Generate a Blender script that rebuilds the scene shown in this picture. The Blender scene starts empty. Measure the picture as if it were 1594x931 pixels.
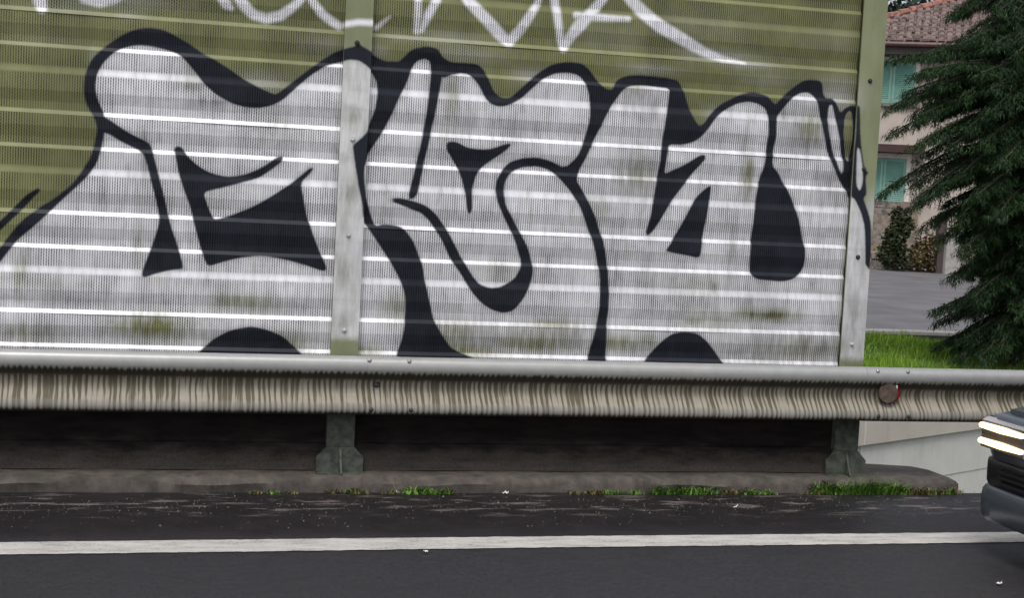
import bpy, math, random
import numpy as np
from mathutils import Vector, Matrix

random.seed(7)
SC = bpy.context.scene
COL = SC.collection
PI = math.pi
R = math.radians

# ------------------------------------------------------------------ camera
cam_d = bpy.data.cameras.new('camera')
cam = bpy.data.objects.new('camera', cam_d)
COL.objects.link(cam)
cam_d.sensor_fit = 'HORIZONTAL'
cam_d.sensor_width = 36.0
cam_d.lens = 55.155
cam_d.clip_start = 0.1
cam_d.clip_end = 2000
c_r = Vector((0.96699375, -0.24935771, 0.0523815))
c_u = Vector((-0.03241024, 0.0835358, 0.99597758))
c_f = Vector((0.25273042, 0.96480179, -0.07269685))
c_o = Vector((-1.24152863, -8.21013136, 1.6488945))
cam.matrix_world = Matrix(((c_r.x, c_u.x, -c_f.x, c_o.x), (c_r.y, c_u.y, -c_f.y, c_o.y),
                           (c_r.z, c_u.z, -c_f.z, c_o.z), (0, 0, 0, 1)))
SC.camera = cam

# ------------------------------------------------------------------ light: bright overcast
SUN_EL, SUN_AZ = R(58), R(205)          # azimuth from +Y clockwise: behind the camera, a little left
w = bpy.data.worlds.new('World')
SC.world = w
w.use_nodes = True
nt = w.node_tree
bg = nt.nodes['Background']
sky = nt.nodes.new('ShaderNodeTexSky')
sky.sky_type = 'NISHITA'
sky.sun_disc = False
sky.sun_elevation = SUN_EL
sky.sun_rotation = SUN_AZ
sky.air_density = 1.0
sky.dust_density = 4.0
sky.ozone_density = 1.0
hs = nt.nodes.new('ShaderNodeHueSaturation')
hs.inputs['Saturation'].default_value = 0.30
nt.links.new(sky.outputs[0], hs.inputs['Color'])
nt.links.new(hs.outputs[0], bg.inputs['Color'])
bg.inputs['Strength'].default_value = 0.15
sun_d = bpy.data.lights.new('sun', 'SUN')
sun_d.energy = 1.25
sun_d.angle = R(25)
sun_d.color = (1.0, 0.97, 0.93)
sun = bpy.data.objects.new('sun', sun_d)
COL.objects.link(sun)
sd = Vector((math.sin(SUN_AZ) * math.cos(SUN_EL), math.cos(SUN_AZ) * math.cos(SUN_EL), math.sin(SUN_EL)))
sun.rotation_euler = sd.to_track_quat('Z', 'Y').to_euler()
SC.view_settings.view_transform = 'Standard'
SC.view_settings.look = 'None'
SC.view_settings.exposure = 0.12
SC.view_settings.gamma = 1.0

# ------------------------------------------------------------------ helpers
class MB:
    def __init__(s):
        s.v = []; s.f = []
    def add(s, vs, fs):
        o = len(s.v)
        s.v += [tuple(p) for p in vs]
        s.f += [tuple(i + o for i in f) for f in fs]
        return s
    def box(s, x0, x1, y0, y1, z0, z1, b=0.0):
        if b <= 0:
            s.add([(x0,y0,z0),(x1,y0,z0),(x1,y1,z0),(x0,y1,z0),(x0,y0,z1),(x1,y0,z1),(x1,y1,z1),(x0,y1,z1)],
                  [(0,3,2,1),(4,5,6,7),(0,1,5,4),(1,2,6,5),(2,3,7,6),(3,0,4,7)])
        else:
            # chamfered in plan and on top
            vs = []
            for z, i in ((z0, 0), (z1 - b, 0), (z1, b)):
                vs += [(x0+i+b,y0+i,z),(x1-i-b,y0+i,z),(x1-i,y0+i+b,z),(x1-i,y1-i-b,z),
                       (x1-i-b,y1-i,z),(x0+i+b,y1-i,z),(x0+i,y1-i-b,z),(x0+i,y0+i+b,z)]
            fs = [tuple(range(7,-1,-1)), tuple(range(16,24))]
            for L in (0, 8):
                fs += [(L+k, L+(k+1)%8, L+8+(k+1)%8, L+8+k) for k in range(8)]
            s.add(vs, fs)
        return s
    def tube(s, pts, radii, n=6, cap=True):
        rings = []
        for i, p in enumerate(pts):
            p = Vector(p)
            a = Vector(pts[max(i-1,0)]); b = Vector(pts[min(i+1,len(pts)-1)])
            d = (b - a)
            d = d.normalized() if d.length > 1e-9 else Vector((0,0,1))
            up = Vector((0,0,1)) if abs(d.z) < 0.9 else Vector((1,0,0))
            e1 = d.cross(up).normalized(); e2 = d.cross(e1)
            r = radii[i] if hasattr(radii, '__len__') else radii
            rings.append([p + e1*(r*math.cos(2*PI*k/n)) + e2*(r*math.sin(2*PI*k/n)) for k in range(n)])
        vs = [v for q in rings for v in q]
        fs = []
        for i in range(len(pts)-1):
            for k in range(n):
                fs.append((i*n+k, i*n+(k+1)%n, (i+1)*n+(k+1)%n, (i+1)*n+k))
        if cap:
            fs.append(tuple(range(n-1,-1,-1))); fs.append(tuple((len(pts)-1)*n+k for k in range(n)))
        return s.add(vs, fs)
    def extrude(s, prof, x0, x1, axis='x', nseg=1):
        # closed profile of (a, b) pairs swept along one axis
        n = len(prof); vs = []
        for i in range(nseg+1):
            t = x0 + (x1-x0)*i/nseg
            for a, b in prof:
                vs.append({'x': (t,a,b), 'y': (a,t,b), 'z': (a,b,t)}[axis])
        fs = [(i*n+k, i*n+(k+1)%n, (i+1)*n+(k+1)%n, (i+1)*n+k) for i in range(nseg) for k in range(n)]
        fs += [tuple(range(n-1,-1,-1)), tuple(nseg*n+k for k in range(n))]
        return s.add(vs, fs)
    def build(s, name, mat, parent=None, smooth=False, fix=True):
        me = bpy.data.meshes.new(name)
        me.from_pydata(s.v, [], s.f)
        if fix:
            import bmesh
            bm = bmesh.new(); bm.from_mesh(me)
            bmesh.ops.recalc_face_normals(bm, faces=bm.faces)
            bm.to_mesh(me); bm.free()
        if smooth:
            me.polygons.foreach_set('use_smooth', [True]*len(me.polygons))
        if mat: me.materials.append(mat)
        o = bpy.data.objects.new(name, me)
        COL.objects.link(o)
        if parent: o.parent = parent
        return o

def tag(o, label=None, cat=None, group=None, kind=None):
    if label: o['label'] = label
    if cat: o['category'] = cat
    if group: o['group'] = group
    if kind: o['kind'] = kind
    return o
def thing(name, label, cat, loc=(0,0,0), rz=0.0, group=None):
    o = bpy.data.objects.new(name, None)
    COL.objects.link(o)
    o.location = loc; o.rotation_euler = (0,0,rz); o.empty_display_size = 0.2
    return tag(o, label, cat, group)
def smooth_by_angle(o, deg=40):
    me = o.data
    me.polygons.foreach_set('use_smooth', [True]*len(me.polygons))
    try: me.set_sharp_from_angle(angle=R(deg))
    except Exception: pass

# ------------------------------------------------------------------ node helpers
class N:
    def __init__(s, name):
        s.m = bpy.data.materials.new(name); s.m.use_nodes = True
        s.t = s.m.node_tree; s.b = s.t.nodes['Principled BSDF']
    def new(s, typ, **kw):
        n = s.t.nodes.new(typ)
        for k, v in kw.items(): setattr(n, k, v)
        return n
    def put(s, sock, v):
        if isinstance(v, bpy.types.NodeSocket): s.t.links.new(v, sock)
        elif isinstance(v, (tuple, list)):
            sock.default_value = tuple(v) + (1,)*(4-len(v)) if sock.type == 'RGBA' else tuple(v)
        else: sock.default_value = v
    def math(s, op, a, b=None, c=None, clamp=False):
        n = s.new('ShaderNodeMath', operation=op, use_clamp=clamp)
        s.put(n.inputs[0], a)
        if b is not None: s.put(n.inputs[1], b)
        if c is not None: s.put(n.inputs[2], c)
        return n.outputs[0]
    def mix(s, f, a, b, mode='MIX'):
        n = s.new('ShaderNodeMix', data_type='RGBA', blend_type=mode)
        s.put(n.inputs[0], f); s.put(n.inputs[6], a); s.put(n.inputs[7], b)
        return n.outputs[2]
    def obj(s):
        return s.new('ShaderNodeTexCoord').outputs['Object']
    def pos(s):
        return s.new('ShaderNodeNewGeometry').outputs['Position']
    def sep(s, v):
        n = s.new('ShaderNodeSeparateXYZ'); s.put(n.inputs[0], v); return n.outputs
    def vec(s, x, y, z):
        n = s.new('ShaderNodeCombineXYZ'); s.put(n.inputs[0], x); s.put(n.inputs[1], y); s.put(n.inputs[2], z); return n.outputs[0]
    def scale(s, v, k):
        n = s.new('ShaderNodeVectorMath', operation='MULTIPLY'); s.put(n.inputs[0], v); n.inputs[1].default_value = k; return n.outputs[0]
    def noise(s, v, sc=5, det=3, rough=.5):
        n = s.new('ShaderNodeTexNoise'); s.put(n.inputs['Vector'], v)
        n.inputs['Scale'].default_value = sc; n.inputs['Detail'].default_value = det; n.inputs['Roughness'].default_value = rough
        return n.outputs['Fac']
    def ramp(s, f, a, b, lo=0.0, hi=1.0):
        n = s.new('ShaderNodeMapRange', interpolation_type='SMOOTHSTEP')
        s.put(n.inputs[0], f); s.put(n.inputs[1], a); s.put(n.inputs[2], b); s.put(n.inputs[3], lo); s.put(n.inputs[4], hi)
        return n.outputs[0]
    def attr(s, name):
        n = s.new('ShaderNodeAttribute', attribute_name=name); return n.outputs['Fac']
    def bump(s, h, strength=.3, dist=.01):
        n = s.new('ShaderNodeBump'); n.inputs['Strength'].default_value = strength; n.inputs['Distance'].default_value = dist
        s.put(n.inputs['Height'], h); s.put(s.b.inputs['Normal'], n.outputs[0])
    def out(s, col=None, rough=None, metal=None, spec=None):
        if col is not None: s.put(s.b.inputs['Base Color'], col)
        if rough is not None: s.put(s.b.inputs['Roughness'], rough)
        if metal is not None: s.put(s.b.inputs['Metallic'], metal)
        if spec is not None: s.put(s.b.inputs['Specular IOR Level'], spec)
        return s.m

def plain(name, col, rough=.6, metal=0.0, var=.15, sc=6.0, det=4, spec=.5):
    n = N(name)
    f = n.noise(n.pos(), sc, det, .6)
    k = n.ramp(f, .3, .7, 1-var, 1+var)
    c = n.mix(1.0, col, n.vec(k, k, k), 'MULTIPLY')
    return n.out(c, rough, metal, spec)

# ------------------------------------------------------------------ the paint on the barrier, in millimetres on its face (along, up)
SILHOUETTE = [(-2026,439),(-2034,760),(-1919,1020),(-1742,1200),(-1713,1249),(-1645,1342),(-1564,1410),(-1488,1462),(-1409,1534),(-1365,1597),(-1320,1680),(-1301,1772),(-1294,1820),(-1304,1862),(-1354,1942),(-1368,2021),(-1359,2102),(-1330,2171),(-1275,2229),(-1199,2292),(-1128,2330),(-1059,2345),(-986,2340),(-922,2313),(-847,2276),(-781,2233),(-715,2201),(-649,2167),(-582,2122),(-506,2085),(-419,2051),(-399,2056),(-342,2106),(-262,2177),(-181,2242),(-113,2290),(-63,2310),(-13,2324),(2,2348),(20,2326),(62,2309),(107,2279),(152,2262),(228,2264),(254,2293),(293,2336),(371,2355),(434,2346),(460,2304),(507,2281),(594,2283),(654,2281),(691,2253),(722,2194),(753,2138),(790,2113),(833,2112),(860,2131),(928,2201),(996,2263),(1065,2310),(1155,2330),(1231,2325),(1277,2293),(1328,2234),(1367,2199),(1407,2194),(1420,2223),(1444,2259),(1509,2281),(1583,2286),(1770,2278),(1802,2259),(1823,2215),(1855,2139),(1890,2071),(1922,2030),(1949,2039),(1983,2094),(2036,2151),(2103,2190),(2158,2219),(2234,2238),(2313,2225),(2346,2195),(2370,2175),(2403,2213),(2454,2260),(2513,2310),(2555,2327),(2626,2329),(2651,2309),(2663,2252),(2681,2231),(2720,2234),(2747,2199),(2774,2154),(2796,2181),(2838,2201),(2867,2196),(2875,2138),(2884,2022),(2903,1925),(2926,1838),(2951,1825),(2933,1798),(2948,1704),(2930,1673),(2940,1652),(2969,1591),(2990,1522),(3000,1385),(2997,1263),(3071,1255),(3127,524)]
SILVER = [[(-2026,439),(-2030,632),(-1916,892),(-1740,1126),(-1710,1169),(-1657,1245),(-1576,1319),(-1501,1397),(-1441,1464),(-1387,1515),(-1333,1576),(-1288,1643),(-1268,1715),(-1255,1800),(-1259,1900),(-1292,1962),(-1309,2025),(-1302,2090),(-1273,2149),(-1228,2201),(-1182,2230),(-1110,2251),(-1040,2249),(-961,2236),(-902,2217),(-859,2178),(-819,2132),(-769,2071),(-709,2026),(-642,1991),(-567,1972),(-501,1970),(-426,1988),(-371,2021),(-308,2085),(-234,2156),(-160,2211),(-70,2240),(-44,2249),(7,2249),(49,2225),(84,2194),(114,2146),(120,2079),(107,1995),(80,1916),(58,1871),(16,1831),(-7,1813),(2,1753),(16,1687),(37,1587),(58,1510),(68,1426),(116,1360),(171,1288),(226,1212),(282,1121),(314,1047),(324,968),(322,875),(309,785),(285,709),(263,580),(261,476)],[(298,2232),(324,2271),(361,2287),(392,2276),(402,2223),(463,2190),(510,2210),(562,2224),(604,2220),(634,2198),(671,2156),(698,2107),(728,2074),(775,2060),(817,2066),(863,2086),(914,2121),(975,2186),(1027,2231),(1086,2259),(1158,2268),(1213,2258),(1248,2229),(1277,2161),(1288,2103),(1289,2023),(1272,1935),(1244,1853),(1260,1833),(1302,1857),(1328,1921),(1364,2003),(1399,2082),(1443,2155),(1477,2202),(1513,2219),(1587,2227),(1680,2223),(1737,2220),(1736,2174),(1730,2085),(1718,1979),(1713,1880),(1741,1860),(1750,1882),(1763,1914),(1831,1915),(1898,1933),(1942,1964),(1981,2012),(2022,2079),(2076,2125),(2143,2164),(2207,2179),(2270,2169),(2314,2143),(2333,2098),(2339,2012),(2334,1915),(2328,1828),(2306,1758),(2292,1678),(2287,1584),(2281,1494),(2276,1400),(2274,1309),(2283,1237),(2289,1212),(2326,1187),(2393,1183),(2483,1178),(2549,1195),(2598,1234),(2618,1289),(2612,1377),(2586,1460),(2555,1557),(2509,1657),(2464,1727),(2420,1797),(2379,1831),(2381,1917),(2391,1993),(2385,2083),(2390,2112),(2426,2161),(2466,2210),(2518,2246),(2569,2253),(2605,2234),(2624,2202),(2644,2135),(2666,2060),(2696,1964),(2735,1868),(2785,1783),(2843,1706),(2849,1680),(2874,1667),(2916,1596),(2946,1516),(2960,1384),(2968,1281),(3071,1255),(3127,524),(805,486),(741,688),(711,705),(639,731),(584,757),(535,819),(485,897),(455,1007),(421,1126),(411,1184),(380,1262),(353,1319),(315,1369),(269,1401),(189,1408),(142,1396),(119,1445),(91,1522),(70,1605),(63,1686),(77,1751),(115,1817),(160,1890),(200,1974),(240,2077),(274,2150)],[(2700,2189),(2715,2194),(2735,2141),(2767,2037),(2795,1930),(2812,1854),(2808,1803),(2785,1842),(2742,1938),(2711,2034),(2696,2127)],[(2868,1963),(2885,1946),(2909,1848),(2915,1772),(2903,1716),(2880,1748),(2873,1846)]]
GAPS = [[(2807,2138),(2829,2168),(2847,2140),(2852,2020),(2847,1922),(2835,1874),(2822,1942),(2802,2039)]]
INK = [[(-1300,1910),(-1258,1884),(-1200,1849),(-1136,1810),(-1072,1782),(-1030,1761),(-1019,1733),(-994,1649),(-969,1563),(-939,1456),(-913,1349),(-874,1252),(-844,1150),(-844,1127),(-911,1118),(-984,1096),(-1038,1074),(-1055,1093),(-1020,1196),(-991,1290),(-971,1372),(-987,1454),(-1016,1550),(-1042,1647),(-1066,1714),(-1166,1757),(-1246,1801),(-1290,1795)],[(-914,1745),(-895,1759),(-869,1751),(-842,1707),(-786,1661),(-719,1628),(-644,1615),(-563,1626),(-488,1657),(-434,1693),(-392,1728),(-356,1737),(-358,1707),(-406,1664),(-464,1622),(-486,1610),(-603,1571),(-684,1547),(-739,1531),(-751,1518),(-729,1456),(-701,1398),(-688,1392),(-636,1407),(-555,1441),(-481,1478),(-401,1532),(-320,1589),(-262,1639),(-214,1685),(-197,1682),(-206,1658),(-251,1609),(-256,1582),(-240,1516),(-220,1430),(-182,1331),(-137,1231),(-107,1172),(-106,1145),(-133,1144),(-201,1165),(-303,1191),(-387,1205),(-470,1208),(-562,1195),(-643,1171),(-711,1146),(-731,1158),(-760,1240),(-797,1354),(-816,1435),(-852,1526),(-880,1600),(-899,1681)],[(-778,674),(-756,698),(-725,725),(-671,777),(-590,822),(-505,842),(-455,840),(-388,825),(-320,796),(-268,753),(-215,704),(-179,647),(-175,538),(-786,526)],[(1657,658),(1681,706),(1726,761),(1779,823),(1841,868),(1917,881),(1998,872),(2059,823),(2109,770),(2151,716),(2186,655),(2191,582),(1662,572)],[(400,2260),(467,2247),(463,2186),(450,2097),(434,1988),(410,1851),(380,1686),(358,1555),(304,1536),(335,1690),(365,1848),(385,1995),(396,2124)],[(221,1542),(255,1550),(307,1543),(349,1534),(413,1514),(467,1472),(516,1412),(562,1338),(612,1254),(677,1156),(726,1103),(780,1087),(844,1096),(914,1141),(937,1187),(949,1233),(928,1284),(902,1353),(862,1431),(823,1495),(791,1566),(781,1617),(785,1669),(811,1722),(851,1766),(879,1781),(932,1798),(1004,1805),(1077,1792),(1169,1755),(1231,1821),(1263,1903),(1281,1974),(1289,2023),(1374,2014),(1344,1960),(1312,1889),(1280,1807),(1247,1735),(1235,1692),(1279,1632),(1320,1564),(1361,1485),(1404,1381),(1433,1276),(1451,1160),(1458,1103),(1461,986),(1456,879),(1462,779),(1463,701),(1471,568),(1330,566),(1351,705),(1375,806),(1395,906),(1405,984),(1402,1101),(1399,1158),(1374,1274),(1338,1378),(1295,1475),(1254,1560),(1194,1638),(1136,1694),(1080,1737),(1017,1754),(935,1746),(882,1723),(855,1701),(836,1658),(832,1603),(846,1534),(897,1457),(944,1379),(988,1304),(1014,1225),(1020,1176),(1006,1105),(974,1034),(923,966),(870,950),(805,962),(739,999),(675,1066),(617,1154),(560,1225),(510,1319),(461,1392),(423,1442),(380,1474),(327,1489),(264,1513),(225,1525)],[(501,1853),(528,1864),(563,1860),(617,1835),(688,1829),(748,1836),(811,1860),(846,1872),(860,1863),(840,1838),(779,1789),(711,1738),(677,1698),(657,1618),(660,1549),(663,1505),(650,1473),(631,1496),(620,1575),(599,1649),(571,1716),(532,1776),(502,1815)],[(1711,1911),(1707,1795),(1694,1705),(1682,1599),(1669,1499),(1651,1423),(1664,1403),(1693,1425),(1727,1483),(1777,1578),(1839,1670),(1899,1752),(1952,1818),(1976,1845),(1971,1873),(1941,1868),(1857,1813),(1784,1774),(1743,1754),(1747,1825),(1759,1918)],[(1998,1696),(2020,1704),(2018,1626),(2002,1507),(1987,1388),(1981,1308),(1967,1293),(1882,1308),(1794,1319),(1767,1325),(1791,1362),(1836,1435),(1886,1544),(1936,1639)]]
INK_STROKES = [[(-1569,1496,12),(-1611,1459,18),(-1655,1408,20),(-1709,1348,18),(-1786,1268,18)]]
TAG_STROKES = [[(-1604,2498,30),(-1587,2437,34),(-1577,2400,27)],[(-1418,2529,28),(-1373,2467,28),(-1298,2450,25),(-1224,2479,28),(-1176,2549,28)],[(-718,2545,26),(-677,2490,26),(-651,2473,13)],[(-635,2558,26),(-593,2497,29),(-539,2449,26),(-470,2434,26),(-399,2456,26),(-341,2500,23),(-294,2553,20),(-270,2608,20)],[(-276,2607,20),(-233,2532,23),(-191,2482,23),(-143,2450,23),(-95,2427,23)],[(-68,2432,17),(-2,2447,17),(68,2449,17)],[(100,2432,14),(132,2461,10),(165,2490,7)],[(318,2656,21),(314,2589,21),(315,2505,21),(315,2428,17)],[(438,2666,21),(411,2596,24),(373,2520,24),(339,2436,17)],[(535,2673,28),(591,2601,31),(698,2507,32),(765,2445,32),(816,2408,28),(876,2477,28),(925,2559,25),(961,2620,18),(988,2711,18)],[(1049,2716,25),(1057,2648,25),(1076,2567,25),(1095,2473,22),(1121,2396,22)],[(1121,2396,22),(1157,2464,29),(1211,2536,36),(1276,2610,29),(1320,2669,25),(1367,2742,26)],[(1180,2579,18),(1267,2575,22),(1377,2577,18),(1479,2581,15)],[(1432,2747,33),(1488,2682,33),(1566,2619,37),(1659,2557,37),(1805,2491,34),(1930,2436,26),(2046,2406,19),(2177,2390,8)]]
THIN = [(648,745,250,41,0.72),(1145,898,146,35,0.48),(1707,824,113,50,0.48),(89,731,137,34,0.6),(-959,1202,32,131,0.36),(-712,1526,195,65,0.14),(354,996,69,103,0.36),(1612,1747,112,105,0.34),(1366,1523,73,140,0.3),(839,1186,107,69,0.3),(2081,943,232,72,0.36),(1990,1157,231,64,0.26),(484,1892,69,67,0.3),(2372,1243,54,109,0.36),(-365,1875,199,82,0.18),(-1552,1032,186,45,0.24),(-994,827,193,66,0.85),(-543,967,182,46,0.6),(2398,989,197,36,0.85),(2230,1786,38,93,0.66),(519,2098,34,135,0.54),(2598,2059,94,79,0.54),(1041,789,219,56,0.66),(573,830,177,86,0.42),(1520,802,187,53,0.6),(-318,755,168,67,0.6),(1966,940,76,36,0.54),(-1575,772,186,45,0.36),(-831,2108,161,64,0.22),(1547,2200,66,48,0.36),(-1645,1061,30,83,0.6),(-1072,1246,28,98,0.42),(2601,792,240,58,0.36),(286,960,104,85,0.42)]
OVERSPRAY = [(2197,2385,153,31,0.55),(286,2386,172,26,0.3),(1383,2466,220,69,0.18),(2711,2564,158,71,0.12),(-1588,2247,184,63,0.1),(-184,2318,133,46,0.25),(2005,2106,60,56,0.35),(2299,2303,155,35,0.3),(-490,2105,148,52,0.5),(2755,2243,119,93,0.75),(584,2323,193,47,0.4),(1614,2316,148,27,0.5),(943,2235,100,47,0.5),(-1286,2467,345,31,0.55),(2022,2425,229,42,0.45),(-1470,2408,185,22,0.25),(1898,2575,303,104,0.12),(-1159,2401,78,31,0.3),(493,2401,209,47,0.35),(2992,1599,56,110,0.8),(119,2306,47,33,0.4),(-1323,2171,24,63,0.3)]
SMOKE = [(-845,2059,70,25,0.68),(-746,1990,97,26,0.54),(-832,2157,96,38,0.27),(-1055,1672,38,195,0.47),(-1254,1499,31,97,0.38),(-1561,1323,92,38,0.27),(-1618,1175,43,96,0.47),(-1425,939,283,32,0.38),(-912,790,391,73,0.43),(-392,939,234,47,0.34),(-694,1063,230,33,0.27),(470,2163,104,101,0.27),(620,1968,70,102,0.34),(871,1915,143,103,0.3),(193,1469,68,135,0.24),(342,1236,34,137,0.34),(644,832,286,90,0.51),(1148,845,332,91,0.57),(1091,1196,109,210,0.27),(1588,2132,96,90,0.54),(1556,1744,111,140,0.57),(1496,1211,74,319,0.34),(1664,1217,52,178,0.3),(2242,1726,38,143,0.68),(2206,1957,30,107,0.41),(2168,1380,38,216,0.41),(2287,1058,235,43,0.41),(2068,1142,30,36,0.68),(2575,1997,134,108,0.68),(2448,2115,78,35,0.54),(2715,1695,119,145,0.38),(2722,1330,79,220,0.24),(2599,829,361,73,0.68),(1959,1048,230,57,0.41),(2446,752,641,58,0.47),(-16,1560,47,53,0.68),(-7,1964,47,53,0.61),(-14,1154,40,67,0.47),(-19,882,54,68,0.41),(2922,1338,64,184,0.41),(2918,967,56,148,0.57),(10,2099,33,66,0.27),(-1637,770,186,71,0.54)]


def chaikin(p, closed=True, it=1):
    p = np.array(p, float)
    for _ in range(it):
        q = np.roll(p, -1, 0)
        p = np.stack([p*.8 + q*.2, p*.2 + q*.8], 1).reshape(-1, 2)
    return p
def poly_sdf(P, poly):
    """signed distance, negative inside; P (n,2) metres"""
    a = poly.astype(np.float32); b = np.roll(a, -1, 0)
    px = P[:, 0:1]; pz = P[:, 1:2]
    best = np.full(len(P), 9.0, np.float32); cross = np.zeros(len(P), np.int32)
    for s0 in range(0, len(a), 32):
        A = a[s0:s0+32]; B = b[s0:s0+32]; D = B - A
        vx = px - A[:, 0]; vz = pz - A[:, 1]
        t = np.clip((vx*D[:, 0] + vz*D[:, 1]) / np.maximum((D*D).sum(1), 1e-9), 0, 1)
        d2 = (vx - t*D[:, 0])**2 + (vz - t*D[:, 1])**2
        best = np.minimum(best, d2.min(1))
        up = (A[:, 1] > pz) != (B[:, 1] > pz)
        dz = np.where(np.abs(D[:, 1]) < 1e-9, 1e-9, D[:, 1])
        xi = A[:, 0] + (pz - A[:, 1]) * D[:, 0] / dz
        cross += (up & (px < xi)).sum(1)
    d = np.sqrt(best)
    return np.where(cross % 2 == 1, -d, d)
def stroke_sdf(P, st):
    best = np.full(len(P), 9.0, np.float32)
    st = np.array(st, np.float32) / 1000
    for i in range(len(st)-1):
        a = st[i]; b = st[i+1]; d = b[:2] - a[:2]
        v = P - a[:2]
        t = np.clip((v @ d) / max(float(d @ d), 1e-9), 0, 1)
        best = np.minimum(best, np.linalg.norm(v - t[:, None]*d, axis=1) - (a[2] + (b[2]-a[2])*t))
    return best
_pol = lambda L: [chaikin(np.array(q)/1000.0) for q in L]
P_SIL = chaikin(np.array(SILHOUETTE)/1000.0); P_SILVER = _pol(SILVER); P_GAPS = _pol(GAPS); P_INK = _pol(INK)
def near(P, poly, m=.03):
    lo = poly.min(0) - m; hi = poly.max(0) + m
    return ((P[:, 0] > lo[0]) & (P[:, 0] < hi[0]) & (P[:, 1] > lo[1]) & (P[:, 1] < hi[1]))
def part_sdf(P, poly):
    out = np.full(len(P), 9.0, np.float32)
    k = near(P, poly)
    if k.any(): out[k] = poly_sdf(P[k], poly)
    return out
def paint(P):
    P = P.astype(np.float32)
    sil = part_sdf(P, P_SIL)
    sv = np.full(len(P), 9.0, np.float32)
    for q in P_SILVER: sv = np.minimum(sv, part_sdf(P, q))
    gap = np.full(len(P), 9.0, np.float32)
    for q in P_GAPS: gap = np.minimum(gap, part_sdf(P, q))
    ink = np.maximum(np.maximum(sil, -sv), -gap)
    for q in P_INK: ink = np.minimum(ink, part_sdf(P, q))
    for q in INK_STROKES: ink = np.minimum(ink, stroke_sdf(P, q))
    tg = np.full(len(P), 9.0, np.float32)
    for q in TAG_STROKES: tg = np.minimum(tg, stroke_sdf(P, q))
    def blobs(L):
        o = np.zeros(len(P), np.float32)
        for x, z, rx, rz, a in L:
            o = np.maximum(o, a*np.exp(-(((P[:, 0]-x/1000)/(rx/1000))**2 + ((P[:, 1]-z/1000)/(rz/1000))**2)))
        return o
    fill = np.maximum(sil + .004, -gap)
    return {'ink': ink, 'fill': fill, 'tag': tg, 'thin': blobs(THIN), 'overspray': blobs(OVERSPRAY), 'smoke': blobs(SMOKE)}
def set_attr(me, d):
    for k, v in d.items():
        a = me.attributes.new(k, 'FLOAT', 'POINT')
        a.data.foreach_set('value', np.clip(v, -1, 1).astype(np.float32))

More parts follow.
